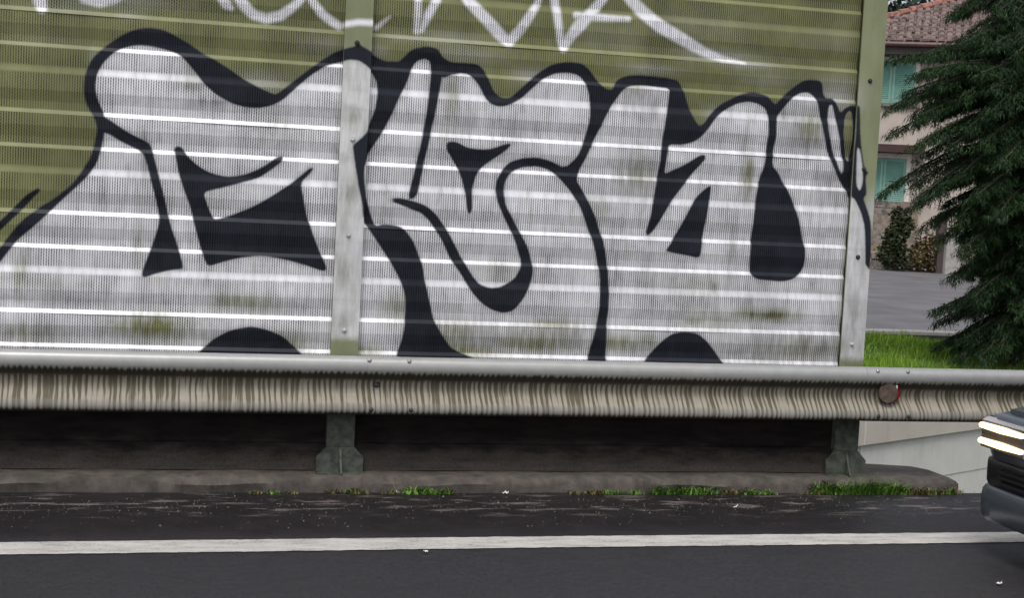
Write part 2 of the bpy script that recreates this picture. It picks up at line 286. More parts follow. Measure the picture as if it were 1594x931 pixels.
# ------------------------------------------------------------------ materials
def painted_metal(name, olive, perforated):
    n = N(name)
    pos = n.pos()
    x, y, z = n.sep(pos)
    grain = n.noise(pos, 260, 2, .6)
    mid = n.noise(pos, 9, 4, .6)
    big = n.noise(n.scale(pos, (1.0, 1.0, .35)), 3.2, 4, .6)
    rub = n.noise(n.scale(pos, (5.0, 1.0, .9)), 6, 5, .62)
    jit = n.math('MULTIPLY', n.math('SUBTRACT', grain, .5), .010)
    jit2 = n.math('MULTIPLY', n.math('SUBTRACT', mid, .5), .006)
    # old olive coating, chalked and streaked
    k = n.ramp(big, .25, .75, .74, 1.22)
    base = n.mix(1.0, olive, n.vec(k, k, k), 'MULTIPLY')
    base = n.mix(n.ramp(rub, .55, .8, 0, .35), base, (.060, .062, .045))
    base = n.mix(n.ramp(mid, .58, .85, 0, .3), base, (.20, .23, .08))
    # dust of silver and white paint
    base = n.mix(n.math('MULTIPLY', n.attr('overspray'), n.ramp(grain, .3, .7, .45, 1.0)), base, (.52, .52, .56))
    ik = n.math('ADD', n.attr('ink'), n.math('ADD', n.math('MULTIPLY', jit, .8), n.math('MULTIPLY', jit2, .8)))
    # white tag
    tg = n.math('ADD', n.attr('tag'), n.math('ADD', jit, jit2))
    tm = n.math('MULTIPLY', n.ramp(tg, -.016, .012, .95, 0), n.ramp(rub, .42, .75, 1.0, .72))
    base = n.mix(tm, base, (.84, .84, .90))
    # silver fill
    fl = n.math('ADD', n.attr('fill'), n.math('ADD', jit, jit2))
    fm = n.ramp(fl, -.008, .004, 1, 0)
    th = n.math('MULTIPLY', n.attr('thin'), n.ramp(rub, .30, .62, .75, 1.45))
    streak = n.ramp(rub, .54, .80, 0, .34)
    fm = n.math('MULTIPLY', fm, n.math('SUBTRACT', 1.0, n.math('MAXIMUM', th, streak), clamp=True))
    sk = n.math('MULTIPLY', n.ramp(big, .28, .68, .84, 1.05), n.ramp(rub, .35, .75, 1.03, .84))
    silver = n.mix(1.0, (.80, .80, .845), n.vec(sk, sk, sk), 'MULTIPLY')
    silver = n.mix(n.ramp(mid, .56, .78, 0, .34), silver, (.40, .39, .40))
    tone = n.noise(n.scale(pos, (1.0, 1.0, 7.0)), 2.6, 4, .6)
    silver = n.mix(n.ramp(tone, .45, .75, 0, .35), silver, (.46, .455, .475))
    sm = n.math('MULTIPLY', n.attr('smoke'), n.ramp(rub, .28, .66, .45, 1.2))
    silver = n.mix(sm, silver, (.17, .165, .155))
    # soft black mist that settles beside the outline
    mist = n.math('MULTIPLY', n.ramp(n.math('ADD', ik, n.math('MULTIPLY', jit, 2.0)), -.002, .030, .30, 0), n.ramp(big, .35, .65, .15, 1))
    silver = n.mix(mist, silver, (.05, .05, .06))
    base = n.mix(fm, base, silver)
    # black outline
    im = n.ramp(ik, -.008, .006, .985, 0)
    black = n.mix(n.ramp(mid, .3, .75, 0, 1), (.005, .0068, .0135), (.0105, .0135, .0245))
    base = n.mix(im, base, black)
    rough = n.mix(im, n.mix(fm, (.55,)*3, (.42,)*3), (.42,)*3)
    if perforated:
        # staggered slots punched through the sheet
        px, pz = .0124, .0150
        u = n.math('DIVIDE', x, px); 
        row = n.math('DIVIDE', z, pz)
        col = n.math('FLOOR', u)
        row = n.math('ADD', row, n.math('MULTIPLY', n.math('MODULO', n.math('ABSOLUTE', col), 2.0), .5))
        fu = n.math('SUBTRACT', n.math('FRACT', u), .5); fv = n.math('SUBTRACT', n.math('FRACT', row), .5)
        fu = n.math('MULTIPLY', fu, px); fv = n.math('MULTIPLY', fv, pz*.36)
        dd = n.math('SQRT', n.math('ADD', n.math('MULTIPLY', fu, fu), n.math('MULTIPLY', fv, fv)))
        hole = n.ramp(dd, .0022, .0035, 1, 0)
        worn = n.ramp(n.noise(pos, 5, 3, .6), .32, .68, .45, 1.0)
        hole = n.math('MULTIPLY', n.math('MULTIPLY', hole, n.attr('perf')), worn)
        dark = n.mix(1.0, base, (.045, .045, .05), 'MULTIPLY')
        base = n.mix(n.math('MULTIPLY', hole, .92), base, dark)
        rough = n.mix(hole, rough, (.9,)*3)
        n.bump(n.math('ADD', n.math('MULTIPLY', hole, -1.0), n.math('MULTIPLY', big, .5)), .25, .003)
    else:
        n.bump(mid, .08, .004)
    met = n.math('MULTIPLY', n.math('MULTIPLY', fm, n.math('SUBTRACT', 1.0, im)), .25)
    return n.out(base, rough, met, n.mix(im, (.5,)*3, (.18,)*3))

M = {}
M['panel'] = painted_metal('painted perforated sheet', (.165, .172, .070), True)
M['post'] = painted_metal('painted steel post', (.200, .218, .120), False)

def m_rail():
    n = N('dirty galvanised rail')
    pos = n.pos(); x, y, z = n.sep(pos)
    q = n.attr('depth')                                    # 0 at the top lip, 1 at the bottom lip, along the section
    wob = n.math('MULTIPLY', n.math('SUBTRACT', n.noise(n.vec(x, n.math('MULTIPLY', q, .22), 0.0), 9, 2, .5), .5), .022)
    xx = n.math('ADD', x, wob)
    v = n.vec(xx, n.math('MULTIPLY', q, .016), 0.0)
    st0 = n.noise(v, 56, 3, .62)
    wave = n.math('MULTIPLY_ADD', n.math('SINE', n.math('MULTIPLY', xx, 6.2832/.0285)), .5, .5)
    st = n.math('ADD', n.math('MULTIPLY', st0, .82), n.math('MULTIPLY', wave, .18))
    st2 = n.noise(v, 15, 3, .5)
    cl = n.noise(n.vec(x, 3.7, 0.0), 2.3, 2, .5)
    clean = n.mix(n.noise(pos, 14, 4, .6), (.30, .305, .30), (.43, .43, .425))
    dust = n.mix(n.noise(n.scale(pos, (1, 1, 3)), 16, 3, .6), (.235, .21, .168), (.335, .305, .255))
    grime = n.mix(st2, (.040, .035, .020), (.100, .086, .048))
    # runs of grime washed down from under the top fold
    amount = n.math('ADD', n.math('MULTIPLY', n.math('SUBTRACT', st, .5), 2.3), n.math('MULTIPLY', n.math('SUBTRACT', st2, .5), 1.0))
    amount = n.math('ADD', amount, n.math('MULTIPLY', n.math('SUBTRACT', cl, .45), .6))
    amount = n.math('ADD', amount, n.ramp(q, .55, .90, .12, -.03))
    run = n.ramp(amount, -.04, .26, 0, .93)
    col = n.mix(run, dust, grime)
    # dark band on the downward fold: dirt, with its shade painted in
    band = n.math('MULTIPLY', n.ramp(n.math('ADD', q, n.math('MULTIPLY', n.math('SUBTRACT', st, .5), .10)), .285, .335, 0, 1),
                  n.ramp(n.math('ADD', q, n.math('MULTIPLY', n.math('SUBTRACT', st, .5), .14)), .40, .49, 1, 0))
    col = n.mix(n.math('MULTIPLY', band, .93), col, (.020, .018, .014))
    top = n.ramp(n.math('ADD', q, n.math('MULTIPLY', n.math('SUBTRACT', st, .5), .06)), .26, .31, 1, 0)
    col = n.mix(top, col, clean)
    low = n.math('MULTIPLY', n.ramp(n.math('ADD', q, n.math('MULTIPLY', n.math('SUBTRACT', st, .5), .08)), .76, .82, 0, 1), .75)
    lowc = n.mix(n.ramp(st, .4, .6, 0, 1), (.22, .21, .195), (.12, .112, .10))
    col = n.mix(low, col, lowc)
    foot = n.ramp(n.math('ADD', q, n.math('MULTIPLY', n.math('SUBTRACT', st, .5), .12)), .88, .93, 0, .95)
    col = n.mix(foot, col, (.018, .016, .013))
    n.bump(n.noise(pos, 60, 3, .6), .05, .003)
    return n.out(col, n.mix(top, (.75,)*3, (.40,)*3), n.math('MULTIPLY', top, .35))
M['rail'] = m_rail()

def m_asphalt():
    n = N('road asphalt'); pos = n.pos(); x, y, z = n.sep(pos)
    fine = n.noise(n.scale(pos, (1, .45, 1)), 62, 6, .95); mid = n.noise(pos, 38, 4, .65); big = n.noise(n.scale(pos, (.35, 1.6, 1)), 2.0, 4, .6)
    c = n.mix(n.ramp(fine, .36, .66, 0, 1), (.008, .008, .010), (.046, .045, .053))
    c = n.mix(n.ramp(big, .3, .7, 0, .5), c, (.022, .021, .026))
    # grime that gathers between the edge line and the kerb
    edge = n.ramp(n.math('ADD', y, n.math('MULTIPLY', n.math('SUBTRACT', big, .5), .18)), -1.30, -1.02, 0, 1)
    c = n.mix(n.math('MULTIPLY', edge, n.ramp(x, 2.4, 3.3, .75, .15)), c, (.010, .0075, .009))
    # dried silt
    silt = n.noise(n.scale(pos, (1.0, 4.0, 1)), 3.6, 3, .6)
    bandm = n.math('MULTIPLY', n.ramp(y, -.85, -.55, 0, 1), n.ramp(y, -.38, -.16, 1, .35))
    s = n.math('MULTIPLY', n.ramp(silt, .53, .68, 0, 1.0), bandm)
    s = n.math('MULTIPLY', s, n.ramp(fine, .25, .6, .35, 1))
    c = n.mix(s, c, (.17, .145, .135))
    n.bump(n.math('ADD', n.math('MULTIPLY', fine, 1.0), n.math('MULTIPLY', mid, .8)), .5, .006)
    r = n.ramp(n.noise(pos, 6, 3, .6), .3, .7, .34, .55)
    return n.out(c, r, 0.0, .36)
M['asphalt'] = m_asphalt()
def m_line():
    n = N('worn road paint'); pos = n.pos()
    f = n.noise(pos, 90, 4, .7); g = n.noise(n.scale(pos, (.5, 2, 1)), 8, 4, .6)
    c = n.mix(n.ramp(g, .35, .75, 0, 1), (.52, .50, .48), (.36, .345, .33))
    c = n.mix(n.math('MULTIPLY', n.ramp(f, .50, .70, 0, .85), n.ramp(g, .38, .62, .25, 1)), c, (.07, .066, .066))
    n.bump(f, .4, .003)
    return n.out(c, .6)
M['line'] = m_line()
def m_concrete(name, a, b, stain=(.07,.06,.05), amt=.5, sc=5.0):
    n = N(name); pos = n.pos()
    f = n.noise(pos, 130, 3, .7); g = n.noise(pos, sc, 5, .65); v = n.noise(n.scale(pos, (3, 3, .35)), 4, 4, .6)
    c = n.mix(n.ramp(g, .3, .7, 0, 1), a, b)
    c = n.mix(n.ramp(f, .3, .7, 0, .25), c, tuple(k*.6 for k in a))
    c = n.mix(n.ramp(v, .52, .78, 0, amt), c, stain)
    n.bump(n.math('ADD', f, g), .35, .006)
    return n.out(c, .85)
M['kerb'] = m_concrete('dirty kerb concrete', (.046,.039,.033), (.105,.090,.079), (.022,.018,.015), .85, 11.0)
M['wallc'] = m_concrete('pale cast concrete', (.60,.60,.58), (.70,.69,.66), (.40,.39,.36), .35, 2.0)
M['cap'] = m_concrete('beige concrete capping', (.50,.46,.41), (.58,.54,.49), (.33,.30,.27), .3, 2.0)
def m_board():
    n = N('shaded dirty black board'); pos = n.pos(); x, y, z = n.sep(pos)
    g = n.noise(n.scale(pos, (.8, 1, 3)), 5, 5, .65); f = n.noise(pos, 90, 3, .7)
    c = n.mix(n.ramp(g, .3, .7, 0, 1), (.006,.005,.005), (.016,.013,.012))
    mud_shade = n.math('ADD', n.math('MULTIPLY', z, -4.6), n.math('MULTIPLY', n.math('SUBTRACT', g, .5), 1.1))  # mud splash low down, plus painted shade: darker up towards the rail
    c = n.mix(n.math('MULTIPLY', n.ramp(mud_shade, -1.25, -.30, 0, .8), n.ramp(f, .25, .65, .5, 1)), c, (.085,.073,.064))
    return n.out(c, .9, 0, .15)
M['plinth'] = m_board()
M['shade_strip'] = m_concrete('dark kerb shade strip', (.020,.019,.018), (.045,.042,.04), (.012,.011,.010), .6)  # dark tone standing for shadow beside the back kerb
M['deck'] = m_concrete('deck side concrete', (.30,.29,.27), (.40,.38,.36))
M['zinc'] = plain('galvanised bolt', (.30,.30,.30), .45, .6, .3, 60)
M['paintbolt'] = plain('painted bolt head', (.50,.50,.53), .4, .3, .3, 90)
M['oldbolt'] = plain('dark bolt head', (.035,.035,.035), .5, .4, .3, 90)
M['gusset'] = plain('grey green post foot', (.062,.068,.056), .7, .1, .5, 22, 5)
M['rubber'] = plain('black rubber', (.012,.012,.012), .8, 0, .2)
M['black'] = plain('black trim', (.008,.008,.010), .45, 0, .2)
M['tile'] = plain('old roof tile', (.160,.115,.106), .85, 0, .5, 3.5, 6)
M['tile_edge'] = plain('red ridge tile', (.25,.115,.09), .8, 0, .45, 5)
M['soffit'] = plain('dark eave timber', (.06,.045,.045), .8)
M['gutter'] = plain('red brown gutter', (.10,.045,.045), .5)
M['plaster'] = plain('pale pink plaster', (.42,.365,.325), .9, 0, .14, 1.5, 5)
M['trim'] = plain('white window trim', (.66,.63,.58), .8, 0, .08)
M['shutter'] = plain('turquoise shutter', (.18,.375,.31), .55, 0, .10, 3)
M['brown'] = plain('dark brown canopy', (.045,.020,.018), .7)
def m_stone():
    n = N('rubble stone'); pos = n.pos()
    f = n.noise(pos, 7, 5, .6); g = n.noise(pos, 1.6, 3, .5)
    c = n.mix(n.ramp(f, .35, .65, 0, 1), (.10,.085,.075), (.25,.215,.19))
    c = n.mix(n.ramp(g, .4, .7, 0, .6), c, (.30,.215,.13))
    n.bump(f, .6, .03)
    return n.out(c, .9)
M['stone'] = m_stone()
M['backroad'] = plain('worn grey asphalt', (.128,.124,.132), .7, 0, .22, 1.1, 9)
M['earth'] = plain('dark soil', (.055,.048,.032), .9, 0, .4, 4)
M['land'] = plain('rough grass land', (.055,.075,.028), .9, 0, .5, .25, 6)
M['turf'] = plain('turf base', (.055,.105,.018), .9, 0, .5, 3, 5)
M['hillside'] = plain('wooded hillside', (.020,.034,.026), .95, 0, .6, .2, 8)
M['bark'] = plain('cedar bark', (.030,.023,.018), .9, 0, .4, 12)
def m_leaf(name, a, b, rough=.55):
    n = N(name)
    r = n.new('ShaderNodeNewGeometry').outputs['Random Per Island']
    g = n.noise(n.pos(), 1.3, 3, .6)
    f = n.math('ADD', n.math('MULTIPLY', r, .6), n.math('MULTIPLY', g, .5), clamp=True)
    c = n.mix(n.ramp(f, .2, .85, 0, 1), a, b)
    n.put(n.b.inputs['Transmission Weight'], 0.0)
    return n.out(c, rough, 0, .18)
M['needle'] = m_leaf('cedar needles', (.004,.012,.006), (.027,.060,.018))
M['shrub'] = m_leaf('shrub leaves', (.013,.020,.009), (.038,.050,.020))
M['dry'] = m_leaf('dry stems', (.045,.036,.018), (.16,.115,.055))
M['far_leaf'] = m_leaf('far leaves', (.012,.026,.022), (.034,.058,.042))
M['grass'] = m_leaf('grass blades', (.075,.14,.012), (.20,.34,.035))
M['weed'] = m_leaf('kerb weed', (.048,.115,.016), (.140,.270,.045))
M['deadweed'] = m_leaf('withered kerb weed', (.07,.06,.025), (.16,.15,.05))
M['grit'] = plain('roadside grit', (.13,.11,.10), .9, 0, .6, 30)
M['paper'] = plain('white paper', (.75,.75,.72), .7, 0, .05)
M['paper2'] = plain('yellowed paper', (.62,.58,.30), .7, 0, .1)
M['carpaint'] = plain('blue grey metallic paint', (.11,.13,.155), .30, .5, .05, 20)
M['glass'] = plain('dark glass', (.02,.025,.028), .06, 0, .05)
M['alloy'] = plain('wheel metal', (.42,.42,.43), .35, .8, .1)
M['chrome'] = plain('lamp reflector', (.65,.65,.66), .15, .9, .05)
M['greydirt'] = plain('dusty reflector body', (.070,.046,.036), .7, .1, .4, 50)
M['red'] = plain('red reflector lens', (.18,.012,.010), .25, 0, .2, 60)
def m_lamp():
    n = N('lit headlamp')
    n.put(n.b.inputs['Base Color'], (.9,.8,.6))
    n.put(n.b.inputs['Emission Color'], (1.0, .66, .30))
    n.b.inputs['Emission Strength'].default_value = 3.2
    return n.m
M['lamp'] = m_lamp()

# ------------------------------------------------------------------ setting: ground, roads
KX = 3.62                                                            # kerb ends here
tag(MB().add([(-500,-500,-2.62),(500,-500,-2.62),(500,500,-2.62),(-500,500,-2.62)], [(0,1,2,3)]).build('ground', M['land']), kind='structure')
rd = MB()
xs = [-60,-20,-8,-4,-2,0,2,4,6,10,30,60]; ys = [-40,-12,-6,-3,-1.5,-.6,-.17]
rd.add([(x,y,0) for y in ys for x in xs], [(j*12+i, j*12+i+1, j*12+i+13, j*12+i+12) for j in range(len(ys)-1) for i in range(11)])
tag(rd.build('road', M['asphalt']), kind='structure')
tag(MB().box(-60,60,-40,-.171,-2.6,-.004).build('road_embankment', M['deck']), kind='structure')
rnd = random.Random(2)
ex = [-60, -20, -8] + [-4 + .03*i for i in range(300)] + [8, 20, 60]
ev = []
for x in ex:
    ev += [(x, -1.446 + .0165*max(-4,min(x,6)) + rnd.gauss(0,.0025) + .004*math.sin(x*1.9), .004), (x, -1.226 + .0160*max(-4,min(x,6)) + rnd.gauss(0,.0025) + .004*math.sin(x*1.4+1), .004)]
tag(MB().add(ev, [(2*i, 2*i+2, 2*i+3, 2*i+1) for i in range(len(ex)-1)]).build('edge_line', M['line']), kind='structure')

# kerb island with a rounded, worn end
kb = MB(); n_ = 150
prof = lambda x: [(-.178 + .006*math.sin(x*7.1), -.02), (-.188 + .010*math.sin(x*5.3+1) + .006*math.sin(x*23), .045 + .006*math.sin(x*11)),
                  (-.165 + .010*math.sin(x*6.1), .074 + .004*math.sin(x*17)), (-.12, .084 + .003*math.sin(x*9)), (.30, .086), (.30, -2.6), (-.16, -2.6)]
vs = []
for i in range(n_+1):
    x = -12 + (KX+12)*(i/n_)**.6
    t = max(0, (x-3.15)/(KX-3.15))
    back = .30 - .14*t**1.3 if t < .8 else .30 - .14*.8**1.3 - (t-.8)/.2*.22
    P = prof(x)
    P[4] = (back, .086); P[5] = (back, -2.6)
    if t > .85:
        s_ = (t-.85)/.15
        P = [(a + (-.05 - a)*.35*s_ if k in (0,1,2,3) else a, b if b < 0 else b*(1-.35*s_)) for k, (a, b) in enumerate(P)]
    vs += [(x, a, b) for a, b in P]
kb.add(vs, [(i*7+k, i*7+(k+1)%7, (i+1)*7+(k+1)%7, (i+1)*7+k) for i in range(n_) for k in range(7)] + [tuple(range(7)), tuple(n_*7+k for k in range(7))])
ko = kb.build('kerb', M['kerb']); smooth_by_angle(ko, 50); tag(ko, kind='structure')

# ------------------------------------------------------------------ noise barrier
BAY = 2.9245
barrier = thing('noise_barrier', 'olive perforated metal noise barrier covered with silver and black graffiti, standing behind the guardrail', 'noise barrier', (0,0,.085))
def child(o, par, loc=None):
    o.parent = par
    return o
def place(o):                    # geometry is written in world metres: take the parent's base off
    o.location = Vector((0,0,0)) - o.parent.location
    return o
# section of one cassette, top edge down: (down, out)
SEC = [(.008,.0185),(.040,.019),(.064,.019),(.070,.0188),(.126,.0085),(.140,.0078),(.158,.0078),(.162,.0082),(.179,.0186),(.184,.019),
       (.225,.0165),(.268,.0135),(.276,.0135),(.284,.0142),(.304,.0178),(.312,.0185),(.350,.0190),(.385,.0190),(.392,.0188),(.448,.0085),
       (.466,.0078),(.484,.0078),(.489,.0082),(.508,.0185)]
FLAT = [1,1,1,1,1,1,1,0,0,1, 1,1,0,0,0,1, 1,1,1,1, 1,1,0,0]
def panel(x0, x1, ztop, dx):
    nx = int((x1-x0)/dx)+1
    X = np.linspace(x0, x1, nx)
    s = []; o = []; pf = []
    for i in range(len(SEC)-1):
        (a, b), (c, d) = SEC[i], SEC[i+1]
        k = max(1, int(round((c-a)/.011)))
        for j in range(k):
            t = j/k; s.append(a+(c-a)*t); o.append(b+(d-b)*t); pf.append(FLAT[i] if (j == 0) else min(FLAT[i], FLAT[i+1]) )
    s.append(SEC[-1][0]); o.append(SEC[-1][1]); pf.append(0)
    s = np.array(s); o = np.array(o); pf = np.array(pf, float)
    ns = len(s)
    XX, SS = np.meshgrid(X, s); OO = np.repeat(o[:, None], nx, 1); PF = np.repeat(pf[:, None], nx, 1)
    ZZ = ztop - SS
    dent = .0022*np.sin(XX*2.3 + ztop*5) + .0012*np.sin(XX*6.1 + ztop*9)
    YY = .012 - OO + dent
    V = np.stack([XX, YY, ZZ], -1).reshape(-1, 3)
    idx = np.arange(ns*nx).reshape(ns, nx)
    F = np.stack([idx[1:, :-1], idx[1:, 1:], idx[:-1, 1:], idx[:-1, :-1]], -1).reshape(-1, 4)
    # returns top and bottom plus a back sheet so that the cassette has its real depth
    me = bpy.data.meshes.new('panel')
    nv = len(V)
    back = np.array([(x0,.11,ztop-.008),(x1,.11,ztop-.008),(x1,.11,ztop-.504),(x0,.11,ztop-.504)])
    tl, tr, bl, br = idx[0,0], idx[0,-1], idx[-1,0], idx[-1,-1]
    extra = [[nv+1, nv, nv+3, nv+2]]
    faces = F.tolist() + extra + [list(map(int, idx[0, :])) + [nv+1, nv], list(map(int, idx[-1, ::-1])) + [nv+3, nv+2]]
    faces += [[int(i) for i in idx[::-1, 0]] + [nv, nv+3], [int(i) for i in idx[:, -1]] + [nv+2, nv+1]]
    V = np.concatenate([V, back])
    me.from_pydata(V.tolist(), [], faces)
    d = paint(np.stack([V[:, 0], V[:, 2]], 1))
    d['perf'] = np.concatenate([PF.reshape(-1), np.zeros(4)])
    set_attr(me, d)
    me.materials.append(M['panel'])
    ob = bpy.data.objects.new('panel', me); COL.objects.link(ob)
    child(ob, barrier); place(ob)
    return ob
for bay in (-1, 0, -2):
    x0 = bay*BAY + .062; x1 = (bay+1)*BAY - .062
    for k in range(6):
        ztop = .89 + .5*k
        if bay == -2 and k > 5: continue
        panel(x0, x1, ztop, .008 if (bay >= -1 and x1 > -1.9) else .05)
# dark boards below the cassettes
for bay in (-2, -1, 0):
    x0 = bay*BAY + .066; x1 = (bay+1)*BAY - .066
    for z0, z1 in ((.088,.235),(.2375,.445)):
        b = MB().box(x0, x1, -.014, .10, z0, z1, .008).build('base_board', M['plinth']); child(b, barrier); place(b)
def grid_plate(x0, x1, yf, yb, z0, z1, st=.006):
    nx = max(2, int((x1-x0)/st)); nz = int((z1-z0)/.010)
    X = np.linspace(x0, x1, nx+1); Z = np.linspace(z0, z1, nz+1)
    XX, ZZ = np.meshgrid(X, Z)
    V = np.stack([XX, np.full_like(XX, yf), ZZ], -1).reshape(-1, 3)
    idx = np.arange(len(V)).reshape(nz+1, nx+1)
    F = np.stack([idx[:-1,:-1], idx[:-1,1:], idx[1:,1:], idx[1:,:-1]], -1).reshape(-1,4).tolist()
    nv = len(V)
    V = np.concatenate([V, np.array([(x0,yb,z0),(x1,yb,z0),(x1,yb,z1),(x0,yb,z1)])])
    F += [[nv+1,nv,nv+3,nv+2], [int(i) for i in idx[::-1,0]]+[nv,nv+3], [int(i) for i in idx[:,-1]]+[nv+2,nv+1],
          [int(i) for i in idx[0,::-1]]+[nv,nv+1], [int(i) for i in idx[-1,:]]+[nv+3,nv+2]]
    return V, F
BOLTS = {0: [.335+.5*k for k in range(1,7)], 1: [.335+.5*k for k in range(1,7)], -1: [.335+.5*k for k in range(1,7)]}
for pi_ in (-2, -1, 0, 1):
    xc = pi_*BAY
    V, F = grid_plate(xc-.0725, xc+.0725, -.052, -.040, .088, 3.92)
    mb = MB(); mb.add([(xc-.005,-.040,.088),(xc+.005,-.040,.088),(xc+.005,.128,.088),(xc-.005,.128,.088),(xc-.005,-.040,3.92),(xc+.005,-.040,3.92),(xc+.005,.128,3.92),(xc-.005,.128,3.92)],
                      [(0,3,7,4),(1,5,6,2)])
    mb.box(xc-.0725, xc+.0725, .128, .140, .088, 3.92)
    nv = len(V)
    me = bpy.data.meshes.new('post')
    allv = np.concatenate([V, np.array(mb.v)])
    me.from_pydata(allv.tolist(), [], F + [[i+nv for i in f] for f in mb.f])
    d = paint(np.stack([allv[:,0], allv[:,2]], 1))
    zz = allv[:,2]
    d['fill'] = np.maximum(d['fill'], ((.790 if pi_ == 0 else .745) - zz)*.22)
    fr = (allv[:,1] < -.03)
    for k in ('ink','fill','tag'): d[k] = np.where(fr, d[k], .2)
    d['thin'] = np.maximum(d['thin']*.5, (.24 if pi_ == 0 else .16)*fr)
    set_attr(me, d); me.materials.append(M['post'])
    po = bpy.data.objects.new('post', me); COL.objects.link(po); child(po, barrier); place(po)
    for z in [.84+.5*k for k in range(6)]:
        bm_ = MB(); bm_.tube([(xc-.006,-.0525,z),(xc-.006,-.055,z)], .0135, 12).tube([(xc-.006,-.055,z),(xc-.006,-.062,z),(xc-.006,-.0645,z)], [.0095,.0095,.006], 6)
        on = pi_ == 0 and z < 2.0 or pi_ == 1 and z < 1.2
        bo = bm_.build('bolt', M['paintbolt'] if on else M['oldbolt'], po)
    # stiffened foot
    hx = [(-.124,.088),(.124,.088),(.124,.168),(.074,.222),(-.074,.222),(-.124,.168)]
    f_ = MB().extrude([(xc+a, b) for a, b in hx], -.066, -.053, 'y')
    f_.add([(xc-.006,-.066,.09),(xc+.006,-.066,.09),(xc+.006,-.135,.09),(xc-.006,-.135,.09),(xc-.006,-.066,.215),(xc+.006,-.066,.215),(xc+.006,-.125,.10),(xc-.006,-.125,.10)],
           [(0,3,2,1),(4,5,6,7),(0,1,5,4),(3,7,6,2),(1,2,6,5),(0,4,7,3)])
    f_.box(xc-.1245, xc+.1245, -.110, .15, .078, .0885)
    fo = f_.build('foot', M['gusset'], barrier); place(fo)
    sl = MB().box(xc-.0735, xc+.0735, -.058, .04, .2235, .395).build('post_shade_cover', M['gusset'], barrier); place(sl)  # dark cover on lower post; shade under the rail put into its colour

# ------------------------------------------------------------------ guardrail
rail = thing('guardrail', 'steel beam guardrail with rain-streaked dirt running along the road edge in front of the barrier', 'guardrail', (0,-.13,.085))
RS = [(.020,.712),(.040,.713),(.058,.709),(.074,.699),(.082,.684),(.085,.665),(.084,.648),(.079,.632),(.066,.617),(.046,.600),(.026,.585),(.012,.573),(.006,.560),
      (.0055,.545),(.009,.531),(.020,.514),(.038,.495),(.056,.477),(.070,.462),(.079,.450),(.084,.437),(.085,.425),(.082,.412),(.074,.401),(.060,.394),(.044,.392)]
RS = [(o, .712 + (z-.712)*.955) for o, z in RS]
BZ = lambda x: .0055 + .0020*min(max(x, -3), 4)
def beam(x0, x1, lift):
    nx = int((x1-x0)/.12)+1; ns = len(RS)
    L = [0]
    for i in range(1, ns): L.append(L[-1] + math.dist(RS[i], RS[i-1]))
    vs = []; q = []
    for i in range(nx+1):
        x = x0 + (x1-x0)*i/nx
        for side in (0, .004):
            for k, (o, z) in enumerate(RS):
                o2 = o + lift - side
                vs.append((x, -.13 - o2 + .004*math.sin(x*1.7), z + BZ(x) - (.001 if side else 0)))
                q.append(L[k]/L[-1])
    S = 2*ns; fs = []
    for i in range(nx):
        for k in range(ns-1):
            fs.append((i*S+k, i*S+k+1, (i+1)*S+k+1, (i+1)*S+k))
            fs.append((i*S+ns+k+1, i*S+ns+k, (i+1)*S+ns+k, (i+1)*S+ns+k+1))
        fs.append((i*S, (i+1)*S, (i+1)*S+ns, i*S+ns)); fs.append((i*S+ns-1, i*S+S-1, (i+1)*S+S-1, (i+1)*S+ns-1))
    for e in (0, nx):
        for k in range(ns-1): fs.append((e*S+k, e*S+ns+k, e*S+ns+k+1, e*S+k+1))
    mb = MB().add(vs, fs)
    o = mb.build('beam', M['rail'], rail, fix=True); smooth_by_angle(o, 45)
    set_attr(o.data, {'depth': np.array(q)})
    place(o)
    return o
beams = [beam(-8.6,-2.5,.004), beam(-2.66,.24,0), beam(.10,3.06,.005), beam(2.94,8.8,0)]
beams[3].location.y -= .009
def rail_bolt(x, o, z, par, big=1.0, m='zinc'):
    y = -.13 - o - .004
    b = MB().tube([(x,y+.006,z+BZ(x)),(x,y,z+BZ(x)+.004),(x,y-.004,z+BZ(x)+.006),(x,y-.006,z+BZ(x)+.007)], [.0125*big,.0125*big,.010*big,.004*big], 10).build('bolt', M[m], par)
for x, b_ in ((.109,2),(.319,2),(3.004,3),(3.192,3)):
    rail_bolt(x, .080, .694, beams[b_], .9)
    rail_bolt(x+.02, .086, .438, beams[b_], .9, 'oldbolt')
rail_bolt(.165, .010, .562, beams[2], 1.5, 'oldbolt'); rail_bolt(3.06, .022, .562, beams[3], 1.3, 'oldbolt')
for xc in (-2*BAY, -BAY, 0, BAY):
    sp = MB().box(xc-.05, xc+.05, -.128, -.0655, .45, .66, .006).build('spacer', M['gusset'], rail); place(sp)
xc = 2*BAY
pp = MB().box(xc-.05, xc+.05, -.128, -.05, -1.2, .70, .006).build('post', M['gusset'], rail); place(pp)

# reflector in the valley of the beam
rf = thing('reflector', 'round dusty reflector with a red edge fixed in the trough of the guardrail beam', 'reflector', (3.09,-.15,.58))
a_ = MB().tube([(0,.0,0),(0,-.03,0),(-.006,-.062,.004),(-.007,-.066,.004)], [.040,.052,.056,.050], 24).build('housing', M['greydirt'], rf); smooth_by_angle(a_, 35)
b_ = MB().tube([(.026,-.006,0),(.026,-.046,.0),(.026,-.050,.0)], [.050,.053,.049], 24).build('red_lens', M['red'], rf); smooth_by_angle(b_, 35)
MB().box(.040,.045,-.068,-.058,.030,.048).build('glint_strip', M['paper'], rf)  # white strip modelled in place of a glint of light

